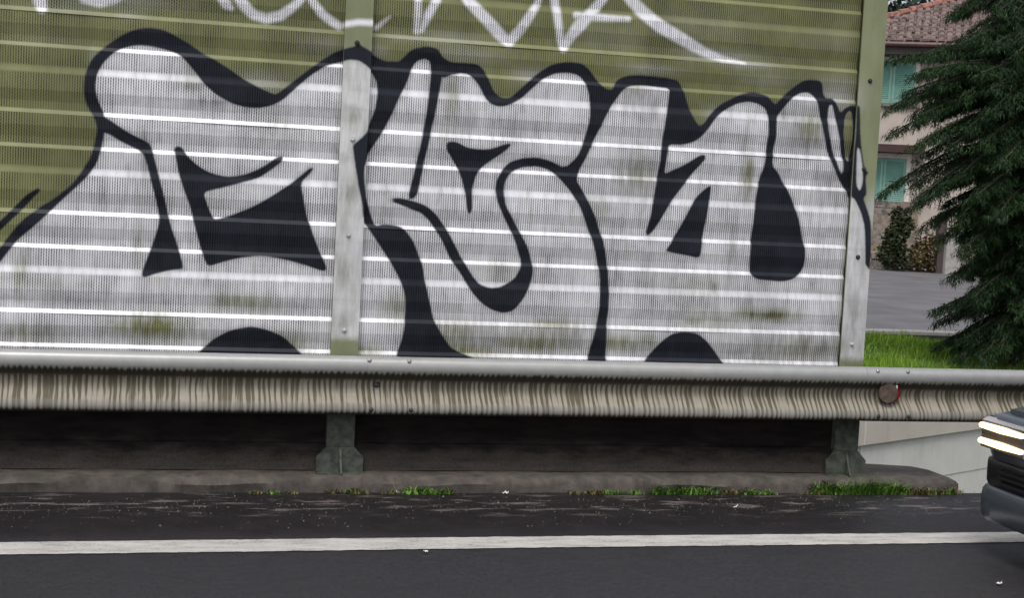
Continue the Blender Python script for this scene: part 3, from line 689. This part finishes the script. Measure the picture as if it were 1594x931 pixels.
# ------------------------------------------------------------------ grit, weeds and litter by the kerb
def blades(name, mat, spots, kind=None, seed=1):
    rnd = random.Random(seed); mb = MB()
    for (x0, x1, y0, y1, z, n, h, lean) in spots:
        cl = [(rnd.uniform(x0, x1), rnd.uniform(y0, y1)) for _ in range(max(1, n//28))]
        for i in range(n):
            cx, cy = rnd.choice(cl)
            x = min(max(rnd.gauss(cx, .022), x0-.03), x1+.03); y = min(max(rnd.gauss(cy, .012), y0), y1)
            hh = h*rnd.uniform(.25, 1.1)*(.55+.6*abs(math.sin(cx*37)))*max(.4, 1-abs(x-cx)/.08); a = rnd.uniform(0, 2*PI); wd = rnd.uniform(.0018, .0045)
            dx = math.cos(a)*lean*hh*rnd.uniform(.3,1.2); dy = math.sin(a)*lean*hh*rnd.uniform(.3,1.2)
            b = a + PI/2
            ex, ey = math.cos(b)*wd, math.sin(b)*wd
            mb.add([(x-ex,y-ey,z),(x+ex,y+ey,z),(x+dx*.5+ex*.8,y+dy*.5+ey*.8,z+hh*.65),(x+dx*.5-ex*.8,y+dy*.5-ey*.8,z+hh*.65),(x+dx*1.3,y+dy*1.3,z+hh*.95)],
                   [(0,1,2,3),(3,2,4)])
    o = mb.build(name, mat, None, fix=False)
    return tag(o, kind=kind)
W = lambda a, b, n, h: (a, b, -.225, -.160, 0.0, int(n*(2.0 if n > 800 else 1.15)), h*(.78 if n > 800 else .66), 1.05)
tag(blades('kerb_weeds', M['weed'], [W(.30,.56,260,.075),(.50,.62,-.2,-.16,0,30,.05,.5),W(1.44,1.70,160,.065),W(1.70,2.10,520,.095),W(2.22,2.50,200,.07),
        W(2.66,3.26,900,.120),W(3.10,3.60,160,.07),W(-.42,-.28,50,.04),W(.0,.10,40,.05)], 'stuff', 3), 'green weeds growing in clumps along the foot of the kerb', 'weeds')
tag(blades('withered_weeds', M['deadweed'], [W(-.06,.12,160,.05),W(.18,.30,60,.05),W(.55,.70,60,.045),W(1.25,1.46,160,.045),W(2.05,2.25,120,.06),W(3.2,3.60,420,.075),W(-.45,-.25,80,.045),W(2.5,2.7,80,.04)], 'stuff', 5),
    'withered yellow weeds between the green clumps at the kerb foot', 'weeds')
# grit
rnd = random.Random(11); gm = MB()
for i in range(1500):
    x = rnd.uniform(-2.2, 4.4)
    y = rnd.gauss(-.50, .13) if rnd.random() < .7 else rnd.uniform(-1.0, -.2)
    r = rnd.uniform(.0015, .0048) * (1.7 if rnd.random() < .05 else 1)
    q = [(rnd.uniform(.6,1.2)*r, rnd.uniform(0,1)) for _ in range(5)]
    a0 = rnd.uniform(0, 6)
    vs = [(x+q[k][0]*math.cos(a0+k*2*PI/5), y+q[k][0]*math.sin(a0+k*2*PI/5), -.001) for k in range(5)] + [(x+rnd.uniform(-.3,.3)*r, y+rnd.uniform(-.3,.3)*r, r*rnd.uniform(.7,1.2))]
    gm.add(vs, [(k,(k+1)%5,5) for k in range(5)])
tag(gm.build('roadside_grit', M['grit'], None, fix=False), 'loose pale grit scattered on the shoulder', 'grit', kind='stuff')
def scrap(x, y, s, mat, label, up=0.0, seed=0):
    r_ = random.Random(seed); mb = MB(); n = 5
    vs = [(s*(i/(n-1)-.5)*1.3, s*(j/(n-1)-.5), .004 + abs(r_.gauss(0,.25))*s + up*(i/(n-1))) for j in range(n) for i in range(n)]
    mb.add(vs, [(j*n+i, j*n+i+1, (j+1)*n+i+1, (j+1)*n+i) for j in range(n-1) for i in range(n-1)])
    o = mb.build('paper_scrap', M[mat]); o.location = (x, y, .002); o.rotation_euler = (0,0,r_.uniform(0,6))
    return tag(o, label, 'litter', 'scraps of paper on the road')
scrap(.872,-.225,.024,'paper','white crumpled paper scrap at the foot of the kerb, left of the long weeds',.004,1)
scrap(.275,-.215,.016,'paper2','yellowish paper scrap standing upright among the kerb weeds',.045,2)
scrap(.18,-1.505,.016,'paper','small white scrap lying just below the white edge line',.003,3)
scrap(2.62,-2.18,.022,'paper','pale flat scrap lying on the asphalt at the lower right, nearest the camera',.002,4)
scrap(2.034,-.595,.018,'paper','whitish scrap on the dirty shoulder between kerb and edge line',.010,5)

# ------------------------------------------------------------------ retaining wall beyond the road, grass bank, back road
wd = Vector((1.385,.797,0)).normalized(); wn = Vector((-wd.y, wd.x, 0))       # along, away
wall = thing('retaining_wall', 'pale concrete retaining wall with a beige capping seen under the guardrail at right', 'wall', (5.09,3.91,-2.6), math.atan2(wd.y, wd.x))
s0 = -2.4
for i in range(9):
    b = MB().box(s0+i*2.4+.006, s0+(i+1)*2.4-.006, .012, .30, 0, 1.78, .006).build('wall_panel', M['wallc'], wall)
    b = MB().box(s0+i*2.4+.006, s0+(i+1)*2.4-.006, .006, .30, 1.783, 2.176, .006).build('wall_panel', M['wallc'], wall)
    b = MB().box(s0+i*2.4+.004, s0+(i+1)*2.4-.004, -.03, .33, 2.182, 2.53, .012).build('capping', M['cap'], wall)
bk = MB(); nb = 30; rows = 16; vs = []
rnd = random.Random(5)
for i in range(nb+1):
    s = -2.6 + i/nb*26
    p0 = Vector((5.09,3.91,0)) + wd*s + wn*.31
    p1 = Vector((p0.x + 2.2, 10.95, 0))
    if p0.y > 10.4: p1 = Vector((p0.x+.8, p0.y+.6, 0))
    for j in range(rows+1):
        t = j/rows
        p = p0.lerp(p1, t)
        vs.append((p.x, p.y, -.105 + (.05*math.sin(p.x*1.3+p.y) + .04*math.sin(p.x*2.9-p.y*1.7))*min(1, t*3)*(1-t*.7) - .06*t))
bk.add(vs, [(i*(rows+1)+j, (i+1)*(rows+1)+j, (i+1)*(rows+1)+j+1, i*(rows+1)+j+1) for i in range(nb) for j in range(rows)])
bo = bk.build('grass_bank', M['turf'], smooth=True); tag(bo, kind='structure')
def bank_z(x, y):
    return -.105 + (.05*math.sin(x*1.3+y) + .04*math.sin(x*2.9-y*1.7))*.6 - .02
rnd = random.Random(21); gb = MB()
for i in range(34000):
    y = rnd.uniform(5.6, 10.8); x = rnd.uniform(5.9 + (y-6.3)*.5, 12.5) if i < 26000 else rnd.uniform(3.4, 7.5)
    if (x-5.09)*wn.x + (y-3.91)*wn.y < .4: continue
    z = bank_z(x, y) - .03; h = rnd.uniform(.05, .13)*(1.3 if math.sin(x*4)*math.sin(y*3+x) > .3 else .8); a = rnd.uniform(0, 2*PI)
    wdt = rnd.uniform(.004,.009); lx = rnd.gauss(0,.03); ly = rnd.gauss(0,.03)
    gb.add([(x-wdt*math.cos(a),y-wdt*math.sin(a),z),(x+wdt*math.cos(a),y+wdt*math.sin(a),z),(x+lx,y+ly,z+h)], [(0,1,2)])
tag(gb.build('bank_grass', M['grass'], None, fix=False), 'bright green grass on the bank behind the guardrail', 'grass', kind='stuff')
ke = MB()
ke.box(4, 40, 11.02, 11.30, -.40, -.060, .01)
tag(ke.build('back_kerb', M['deck']), kind='structure')
ke = MB().box(4, 40, 10.93, 11.018, -.40, -.105).box(4, 40, 11.303, 11.72, -.40, -.135)  # dark strips along the kerb; the far one stands for a shadow gap
tag(ke.build('back_shade_strip', M['shade_strip']), kind='structure')
br = MB(); br.add([(2,11.0,-.19),(80,11.0,-.19),(80,60,-.12),(2,60,-.12)], [(0,1,2,3)])
tag(br.build('back_road', M['backroad']), kind='structure')

# ------------------------------------------------------------------ house
D_ = 46.0
hc = c_o + c_f*D_ + c_r*(D_*653/2442.12)
yaw = -math.atan2((hc-c_o).x, (hc-c_o).y)
SC_PX = 2442.12/D_*1.02
house = thing('house', 'pale two-storey house with a tiled roof and turquoise shutters behind the conifer', 'house', (hc.x, hc.y, -.14), yaw)
def lx(px): return (px-1450)/SC_PX
def hx_(px, y0=0): return lx(px)
G = -.14
def hz(py, px=1450): return 1.649 - (py - (316+.0532*(px-1350)))/SC_PX*1.0 - G
XL, XR = lx(1268), lx(1735)
eave = hz(68)
MB().box(XL, XR, 0, 8, -.4, eave).build('wall', M['plaster'], house)
st_ = MB().box(XL-.02, lx(1420), -.10, -.004, -.4, hz(312,1380)).build('stone_base', M['stone'], house)
# hip roof
rx0, rx1, ry0, ry1 = XL-.6, XR+.45, -.75, 8.6
ap0 = (lx(1500)*1.09-.15, 3.95, eave+2.05); ap1 = (lx(1500)*1.09+.15, 3.95, eave+2.05)
roof = MB().add([(rx0,ry0,eave),(rx1,ry0,eave),(rx1,ry1,eave),(rx0,ry1,eave), ap0, ap1,(rx0,ry0,eave-.10),(rx1,ry0,eave-.10),(rx1,ry1,eave-.10),(rx0,ry1,eave-.10)],
        [(0,1,5,4),(1,2,5),(2,3,4,5),(3,0,4),(9,8,7,6),(0,6,7,1),(1,7,8,2),(2,8,9,3),(3,9,6,0)]).build('roof', M['tile'], house)
tl = MB(); ncol = int((rx1-rx0)/.22)
A0 = Vector(ap0); A1 = Vector(ap1)
rnd = random.Random(4)
for c in range(ncol):
    x = rx0 + (c+.5)*(rx1-rx0)/ncol
    tmax = 1.0
    if x < A0.x: tmax = (x-rx0)/(A0.x-rx0)
    if x > A1.x: tmax = (rx1-x)/(rx1-A1.x)
    nr = max(1, int(13*tmax))
    for r in range(nr):
        t0 = r/13.0; t1 = min((r+1.12)/13.0, tmax)
        if t1 <= t0: continue
        y0 = ry0 + (A0.y-ry0)*t0 - .03; z0 = eave + (A0.z-eave)*t0; y1 = ry0 + (A0.y-ry0)*t1; z1 = eave + (A0.z-eave)*t1
        j = rnd.uniform(-.015,.015); u = rnd.uniform(.0,.025)
        vs = []
        for (yy, zz, rr, e) in ((y0, z0, .10, .035+u), (y1, z1, .085, .015)):
            for k in range(5):
                a = PI*k/4
                vs.append((x+j-rr*math.cos(a), yy, zz+e+.07*math.sin(a)))
        tl.add(vs, [(k,k+1,k+6,k+5) for k in range(4)] + [(4,3,2,1,0)])
tag(tl.build('roof_tile', M['tile'], house, fix=False), kind='stuff')
def ridge(a, b):
    a = Vector(a); b = Vector(b); n = int((b-a).length/.42)
    for i in range(n):
        p = a.lerp(b, i/n); q = a.lerp(b, (i+1.1)/n)
        MB().tube([p+Vector((0,0,.05)), q+Vector((0,0,.03))], [.13,.105], 8).build('ridge_tile', M['tile_edge'], house)
ridge(ap0, ap1); ridge((rx1,ry0,eave), ap1); ridge((rx0,ry0,eave), ap0)
MB().box(rx0+.05, rx1-.05, ry0+.04, 0, eave-.34, eave-.11).build('soffit', M['soffit'], house)
MB().tube([(rx0,ry0-.07,eave-.06),(rx1,ry0-.07,eave-.06)], .07, 8).build('gutter', M['gutter'], house)
def shuttered(xa, xb, z0, z1):
    wf = MB()
    wf.box(xa-.13, xb+.13, -.055, -.004, z1, z1+.14).box(xa-.13, xa, -.05, -.004, z0, z1).box(xb, xb+.13, -.05, -.004, z0, z1)
    wo = wf.build('window', M['trim'], house)
    MB().box(xa-.18, xb+.18, -.12, -.004, z0-.08, z0).build('sill', M['stone'], wo)
    mid = (xa+xb)/2
    for a, b in ((xa+.01, mid-.01), (mid+.01, xb-.01)):
        s_ = MB().box(a, a+.07, -.048, -.008, z0+.01, z1-.01).box(b-.07, b, -.048, -.008, z0+.01, z1-.01)
        s_.box(a+.07, b-.07, -.046, -.008, z0+.01, z0+.1).box(a+.07, b-.07, -.046, -.008, z1-.1, z1-.01)
        k = int((z1-z0-.2)/.055)
        for i in range(k):
            zc = z0+.1 + (i+.5)*(z1-z0-.2)/k
            s_.add([(a+.07,-.044,zc-.022),(b-.07,-.044,zc-.022),(b-.07,-.014,zc+.024),(a+.07,-.014,zc+.024)], [(0,1,2,3)])
        s_.box(a+.07, b-.07, -.012, -.009, z0+.1, z1-.1)
        s_.build('shutter', M['shutter'], house)
shuttered(lx(1327), lx(1397), hz(318,1380), hz(244,1380))
shuttered(lx(1331), lx(1401), hz(158,1380), hz(92,1380))
for k in (2.9,):
    shuttered(lx(1331)+k, lx(1401)+k, hz(158,1380), hz(92,1380))
MB().box(lx(1300), lx(1424), -.75, -.006, hz(236,1390), hz(224,1390)).build('canopy', M['brown'], house)

# low garden wall, shrub and dry plants in front of the house
def hw(px, py, d):            # a point standing d metres in front of the facade
    return house.matrix_basis @ Vector((lx(px)*(1-d/60), -d, 0))
bpy.context.view_layer.update()
gwall = thing('garden_wall', 'low rough stone garden wall at the far edge of the back road', 'wall', (hc.x, hc.y, -.14), yaw)
rnd = random.Random(8)
for r in range(3):
    x = XL
    while x < lx(1700):
        l = rnd.uniform(.28, .55); z0 = -.15 + r*.2
        MB().box(x+.01, x+l-.01, -2.6+rnd.uniform(-.03,.03), -2.2, z0+.008, z0+.2-rnd.uniform(0,.02), .03).build('stone', M['stone'], gwall)
        x += l
def leaf_cloud(mb, c, rx, ry, rz, n, s, rnd, droop=0.0):
    for i in range(n):
        u = rnd.gauss(0,1), rnd.gauss(0,1), rnd.gauss(0,1)
        L = math.sqrt(sum(k*k for k in u)) or 1; rr = rnd.uniform(.25,1)**.45
        bumpy = 1 + .22*math.sin(u[0]/L*5+c[0])*math.sin(u[2]/L*6+c[1])
        p = Vector((c[0]+rx*rr*bumpy*u[0]/L, c[1]+ry*rr*bumpy*u[1]/L, c[2]+rz*rr*bumpy*u[2]/L))
        a = Vector((rnd.gauss(0,1), rnd.gauss(0,1), rnd.gauss(0,.8)-droop)).normalized()*s*rnd.uniform(.6,1.3)
        b = a.cross(Vector((rnd.gauss(0,1), rnd.gauss(0,1), rnd.gauss(0,1)))).normalized()*s*rnd.uniform(.25,.45)
        mb.add([p-a*.5, p+b, p+a*.5, p-b], [(0,1,2,3)])
rnd = random.Random(31)
sp = house.matrix_basis @ Vector((lx(1389)*.94, -3.3, 0))
sh = thing('shrub', 'dull green upright shrub in front of the shuttered house', 'shrub', (sp.x, sp.y, -.14))
mb = MB()
for k in range(7): leaf_cloud(mb, (rnd.gauss(0,.12), rnd.gauss(0,.12), .25+k*.2), .42-.03*k, .42-.03*k, .30, 320, .11, rnd)
mb.build('foliage', M['shrub'], sh, fix=False)
MB().tube([(0,0,-.1),(0,0,1.2)], [.06,.02], 6).build('stem', M['bark'], sh)
for i, (px, h, lab) in enumerate(((1426,.9,'ochre dry bush between the shrub and the dark post'),(1443,1.1,'ochre dry bush close to the dark post, in front of the house'))):
    p = house.matrix_basis @ Vector((lx(px)*.94, -3.0, 0))
    db = thing('dry_bush', lab, 'bush', (p.x, p.y, -.14), 0, 'dry bushes by the garden wall')
    mb = MB(); leaf_cloud(mb, (0,0,h*.5), .26, .26, h*.5, 650, .10, rnd); mb.build('foliage', M['dry'], db, fix=False)
    MB().tube([(0,0,-.1),(.02,0,h*.7)], [.03,.012], 5).build('stem', M['bark'], db)
p = house.matrix_basis @ Vector((lx(1457)*.94, -3.0, 0))
gp = thing('gate_post', 'dark square post standing by the garden wall beside the dry bushes', 'post', (p.x, p.y, -.14))
MB().box(-.11,.11,-.11,.11,-.1,1.45,.01).build('shaft', M['soffit'], gp); MB().box(-.15,.15,-.15,.15,1.453,1.55,.03).build('cap', M['soffit'], gp)
p = house.matrix_basis @ Vector((lx(1474)*.94, -2.9, 0))
gp = thing('gate_post', 'pale grey stone pillar by the garden wall, partly hidden behind the conifer', 'post', (p.x, p.y, -.14))
MB().box(-.24,.24,-.2,.2,-.1,1.0,.02).build('shaft', M['deck'], gp); MB().box(-.28,.28,-.24,.24,1.003,1.1,.03).build('cap', M['deck'], gp)

# wooded hill and trees behind the house
hl = MB(); nx, ny = 60, 14; vs = []
rnd = random.Random(77)
for j in range(ny+1):
    for i in range(nx+1):
        x = -40 + i*5.0; y = 95 + j*9.0
        t = j/ny
        vs.append((x, y, -2.7 + 46*t**.8*(.75+.25*math.sin(x*.021+1)) + rnd.gauss(0,1.2)*min(1,t*4)))
hl.add(vs, [(j*(nx+1)+i, j*(nx+1)+i+1, (j+1)*(nx+1)+i+1, (j+1)*(nx+1)+i) for j in range(ny) for i in range(nx)])
tag(hl.build('hill', M['hillside'], smooth=True), kind='structure')
labs = ['dark leafy tree rising behind the left part of the tiled roof', 'dark leafy tree rising behind the roof ridge, next to the conifer', 'dark leafy tree farthest right behind the house, hidden mostly by the conifer']
for i, (px, d, zc) in enumerate(((1385,62,8.0),(1440,66,8.6),(1520,70,9.2))):
    p = c_o + c_f*d + c_r*(d*(px-797)/2442.12)
    t = thing('leafy_tree', labs[i], 'tree', (p.x, p.y, -.3), 0, 'trees behind the house')
    MB().tube([(0,0,-2.4),(.2,0,zc*.5),(.1,.2,zc)], [.3,.2,.08], 8).build('trunk', M['bark'], t)
    mb = MB()
    for k in range(9): leaf_cloud(mb, (rnd.gauss(0,1.2), rnd.gauss(0,1.2), zc+rnd.uniform(-2.5,1.8)), 1.7, 1.7, 1.3, 420, .30, rnd)
    mb.build('crown', M['far_leaf'], t, fix=False)

# ------------------------------------------------------------------ conifer on the bank
T0 = c_o + c_f*18.0 + c_r*(18.0*812/2442.12)
TZ = -.15
con = thing('conifer', 'large dark green conifer with drooping tiered branches on the grass bank at right', 'tree', (T0.x, T0.y, TZ))
H = 8.2
MB().tube([(0,0,-.15),(0,0,.3),(.03,.02,2.5),(.0,.05,5.0),(0,0,H)], [.26,.19,.15,.09,.015], 10).build('trunk', M['bark'], con)
rnd = random.Random(99)
limb = MB(); fo = MB()
PXM = 2442.12/18.0
left = -Vector((c_r.x, c_r.y, 0)).normalized(); toward = -Vector((c_f.x, c_f.y, 0)).normalized()
def tip_at(px, py, dep):     # tip of a limb, given where it reaches beside the trunk
    k = 1 - dep/18.0
    return left*((1609-px)/PXM*k) + toward*dep + Vector((0,0, 1.649 - (py-(316+.0532*(px-1350)))/PXM*k - TZ))
def needles(p, d, n, spread, ln):
    for _ in range(n):
        q = p + Vector((rnd.gauss(0,spread), rnd.gauss(0,spread), rnd.gauss(0,spread*.6)-spread*.3))
        e = (d*rnd.uniform(.2,1.0) + Vector((rnd.gauss(0,.5), rnd.gauss(0,.5), rnd.gauss(-.70,.45)))).normalized()*ln*rnd.uniform(.5,1.45)
        s = e.cross(Vector((rnd.gauss(0,1), rnd.gauss(0,1), rnd.gauss(0,1))))
        s = s.normalized()*rnd.uniform(.0030,.0062)
        fo.add([q-s, q+s, q+e], [(0,1,2)])
def branch(tip, drop, dens=1.0, fan=.42):
    tip = Vector(tip); L = Vector((tip.x, tip.y, 0)).length
    base = Vector((0,0,tip.z+drop))
    pts = []
    for i in range(9):
        t = i/8
        p = base.lerp(tip, t); p.z += drop*.35*math.sin(t*PI) * (1 if drop > 0 else -.3)
        pts.append(p)
    limb.tube(pts, [.024*(1-i/9.5)+.003 for i in range(9)], 5)
    n = int(L*11*dens)+4
    for k in range(n):
        t = .12 + .88*(k+rnd.random())/n
        i = min(int(t*8), 7); p = pts[i].lerp(pts[i+1], t*8-i)
        d = (pts[i+1]-pts[i]).normalized(); side = Vector((-d.y, d.x, 0)).normalized()*(1 if k % 2 else -1)
        bl = fan*(1.05-.75*t)*rnd.uniform(.6,1.25)*(.5+.5*min(1,L/1.2))
        e = (d*.75 + side*.8).normalized()
        m_ = max(3, int(bl/.045))
        for j in range(m_):
            u = (j+.5)/m_
            q = p + e*(bl*u) + Vector((0,0,-.20*bl*u*u - .02))
            needles(q, (e+Vector((0,0,-.3))).normalized(), 16, .026, .062)
        needles(p + Vector((0,0,.012)), d, 12, .026, .075)
        if k % 2 == 0:
            hl_ = rnd.uniform(.06,.20)*(1.1-.6*t)
            for j in range(4): needles(p + Vector((rnd.gauss(0,.02), rnd.gauss(0,.02), -hl_*(j+.5)/4)), Vector((0,0,-1)), 8, .016, .07)
# limbs the photograph shows reaching past the barrier
for (px, py, dep, drop) in [(1352,90,.2,.18),(1385,84,.6,.2),(1425,98,.9,.1),(1360,166,.1,.42),(1400,158,.5,.45),(1356,205,.3,.55),(1395,212,.7,.45),(1440,196,1.0,.4),
                            (1352,300,.15,.62),(1382,288,.5,.62),(1410,300,.3,.5),(1440,268,.9,.5),(1418,352,.2,.42),(1450,338,.7,.45),(1436,372,.4,.5),(1470,398,.6,.4),(1408,132,.5,.40),(1432,148,.9,.45),(1448,110,1.2,.2),(1420,226,.9,.5),(1455,222,1.2,.45),(1452,300,1.2,.4),(1462,168,1.3,.4),(1462,70,1.1,.3),(1430,182,.2,.4),(1475,250,1.4,.4),(1366,108,.9,.22),(1390,116,.3,.2),(1410,88,-.4,.15),(1440,122,.2,.2),(1372,178,.8,.4),(1420,176,-.4,.4),(1368,222,.9,.5),(1410,240,.2,.45),(1374,308,.9,.6),(1425,318,-.3,.5),(1446,388,.9,.4),(1462,430,.3,.35),(1478,460,.8,.3),(1440,60,.9,.35),(1462,28,-.3,.4),(1478,60,.2,.3),(1430,20,.5,.5),(1480,330,1.3,.4),
                            (1500,30,.9,.4),(1470,44,.7,.4),(1455,8,.4,.5),(1478,12,.8,.4),(1500,60,1.0,.3),(1430,-20,.4,.5),(1400,-60,.3,.5)]:
    branch(tip_at(px, py, dep), drop*rnd.uniform(.85,1.15), 1.3, .46)
# the rest of the crown
zz = .30
while zz < H-.3:
    nb_ = 11 if zz < 3.6 else 7
    Lm = .98 if zz < .8 else (1.15 if zz < 1.6 else 1.55)
    if zz > 3.0: Lm = 1.7*(1-(zz-3.0)/(H-2.8))
    a0 = rnd.uniform(0, 6.28)
    for k in range(nb_):
        a = a0 + k*2*PI/nb_ + rnd.gauss(0,.15); L = Lm*rnd.uniform(.75,1.08)
        d = left*math.cos(a) + toward*math.sin(a)
        if math.cos(a) > .35 and zz > 1.0 and zz < 3.1: L *= .70
        branch((d.x*L, d.y*L, zz - .18 + rnd.gauss(0,.05)), .30, 1.25 if zz < 3.4 else .6, .40)
    zz += .19 if zz < 3.3 else .4
limb.build('limbs', M['bark'], con, fix=False)
fo.build('foliage', M['needle'], con, fix=False)

# ------------------------------------------------------------------ car coming out of the right edge
XF, YC = 2.845, -2.36
car = thing('car', 'blue grey car with lit headlamps nosing in at the right edge of the road', 'car', (XF, YC, 0))
def ring(x, w_, zl, zh, r=.10):
    # rounded section across the car
    pts = []
    for (cy, cz, a0) in ((w_-r, zh-r, 0), (-(w_-r), zh-r, PI/2), (-(w_-r), zl+r, PI), (w_-r, zl+r, 1.5*PI)):
        for k in range(4):
            a = a0 + k/3*PI/2
            pts.append((x, cy + r*math.cos(a), cz + r*math.sin(a)))
    return pts
def loft(mb, st):
    n = 16; vs = []
    for s in st: vs += ring(*s)
    fs = [(i*n+k, i*n+(k+1)%n, (i+1)*n+(k+1)%n, (i+1)*n+k) for i in range(len(st)-1) for k in range(n)]
    fs += [tuple(range(n-1,-1,-1)), tuple((len(st)-1)*n+k for k in range(n))]
    return mb.add(vs, fs)
body = loft(MB(), [(.06,.66,.30,.62,.08),(.09,.74,.26,.66,.09),(.16,.79,.24,.70,.10),(.35,.83,.22,.75,.11),(.75,.85,.20,.82,.12),(1.05,.86,.20,.90,.12),(1.5,.865,.20,.93,.11),
                   (2.6,.865,.20,.95,.11),(3.5,.85,.22,.96,.12),(3.9,.80,.26,.95,.12),(4.02,.70,.34,.90,.12)]).build('body', M['carpaint'], car); smooth_by_angle(body, 60)
bum = loft(MB(), [(.015,.70,.19,.335,.05),(.04,.80,.17,.345,.06),(.10,.845,.16,.35,.06),(.40,.862,.16,.35,.05)]).build('bumper', M['carpaint'], car); smooth_by_angle(bum, 60)
gr = loft(MB(), [(.025,.735,.345,.47,.03),(.055,.79,.34,.475,.03),(.14,.832,.34,.475,.03),(.30,.845,.34,.475,.03)]).build('grille', M['black'], car); smooth_by_angle(gr, 60)
for k in range(4):
    MB().box(.012,.03,-.62,.62,.365+k*.027,.375+k*.027).build('slat', M['black'], gr)
nose = loft(MB(), [(.02,.70,.475,.675,.05),(.05,.77,.472,.685,.05),(.14,.818,.47,.69,.05),(.30,.838,.47,.70,.06)]).build('nose', M['carpaint'], car); smooth_by_angle(nose, 60)
for s in (-1, 1):
    hb = MB()
    hb.box(.005,.10,min(s*.40,s*.80),max(s*.40,s*.80),.520,.668,.02)
    hd = hb.build('headlight', M['chrome'], car)
    for z in (.548, .622):
        l_ = MB().tube([(-.004,s*.43,z),(-.006,s*.60,z),(.002,s*.78,z),(.03,s*.806,z)], [.010,.015,.014,.008], 8).build('lamp', M['lamp'], hd)
bon = loft(MB(), [(.10,.70,.69,.712,.010),(.30,.73,.70,.745,.012),(.75,.75,.78,.832,.012),(1.06,.76,.86,.912,.012)]).build('bonnet', M['carpaint'], car); smooth_by_angle(bon, 60)
for s in (-1, 1):
    MB().tube([(.038,s*.66,.262),(.034,s*.66,.262),(.036,s*.66,.262)], [.045,.042,.036], 16).build('fog_lamp', M['chrome'], bum)
MB().box(.010,.018,-.26,.26,.30,.41).build('number_plate', M['paper'], car)
cab = loft(MB(), [(1.02,.74,.86,.93,.03),(1.25,.70,.86,1.10,.05),(1.75,.64,.86,1.39,.10),(2.3,.64,.86,1.44,.10),(3.2,.64,.86,1.42,.10),(3.75,.66,.86,1.15,.08),(3.92,.70,.86,.96,.04)]).build('windows', M['glass'], car); smooth_by_angle(cab, 50)
rfm = loft(MB(), [(1.70,.60,1.36,1.42,.025),(2.3,.605,1.40,1.47,.03),(3.25,.60,1.38,1.45,.03),(3.4,.58,1.33,1.39,.025)]).build('roof', M['carpaint'], car); smooth_by_angle(rfm, 50)
for s in (-1, 1):
    for xw in (.78, 3.25):
        y_ = s*.80
        wh = MB().tube([(xw,y_-.10*s,.31),(xw,y_-.08*s,.31),(xw,y_+.07*s,.31),(xw,y_+.09*s,.31)], [.27,.31,.31,.27], 28).build('wheel', M['rubber'], car); smooth_by_angle(wh, 40)
        rm = MB().tube([(xw,y_+.088*s,.31),(xw,y_+.096*s,.31)], [.20,.185], 24)
        for k in range(5):
            a = k*2*PI/5
            rm.tube([(xw+.03*math.cos(a),y_+.10*s,.31+.03*math.sin(a)),(xw+.17*math.cos(a),y_+.10*s,.31+.17*math.sin(a))], .018, 6)
        rm.build('rim', M['alloy'], wh)
        MB().tube([(xw,y_-.06*s,.33),(xw,y_+.068*s,.33)], .37, 28).build('wheel_arch', M['black'], car)
    mm = MB().box(1.28,1.40,min(s*.88,s*1.02),max(s*.88,s*1.02),.95,1.07,.02).build('mirror', M['carpaint'], car)
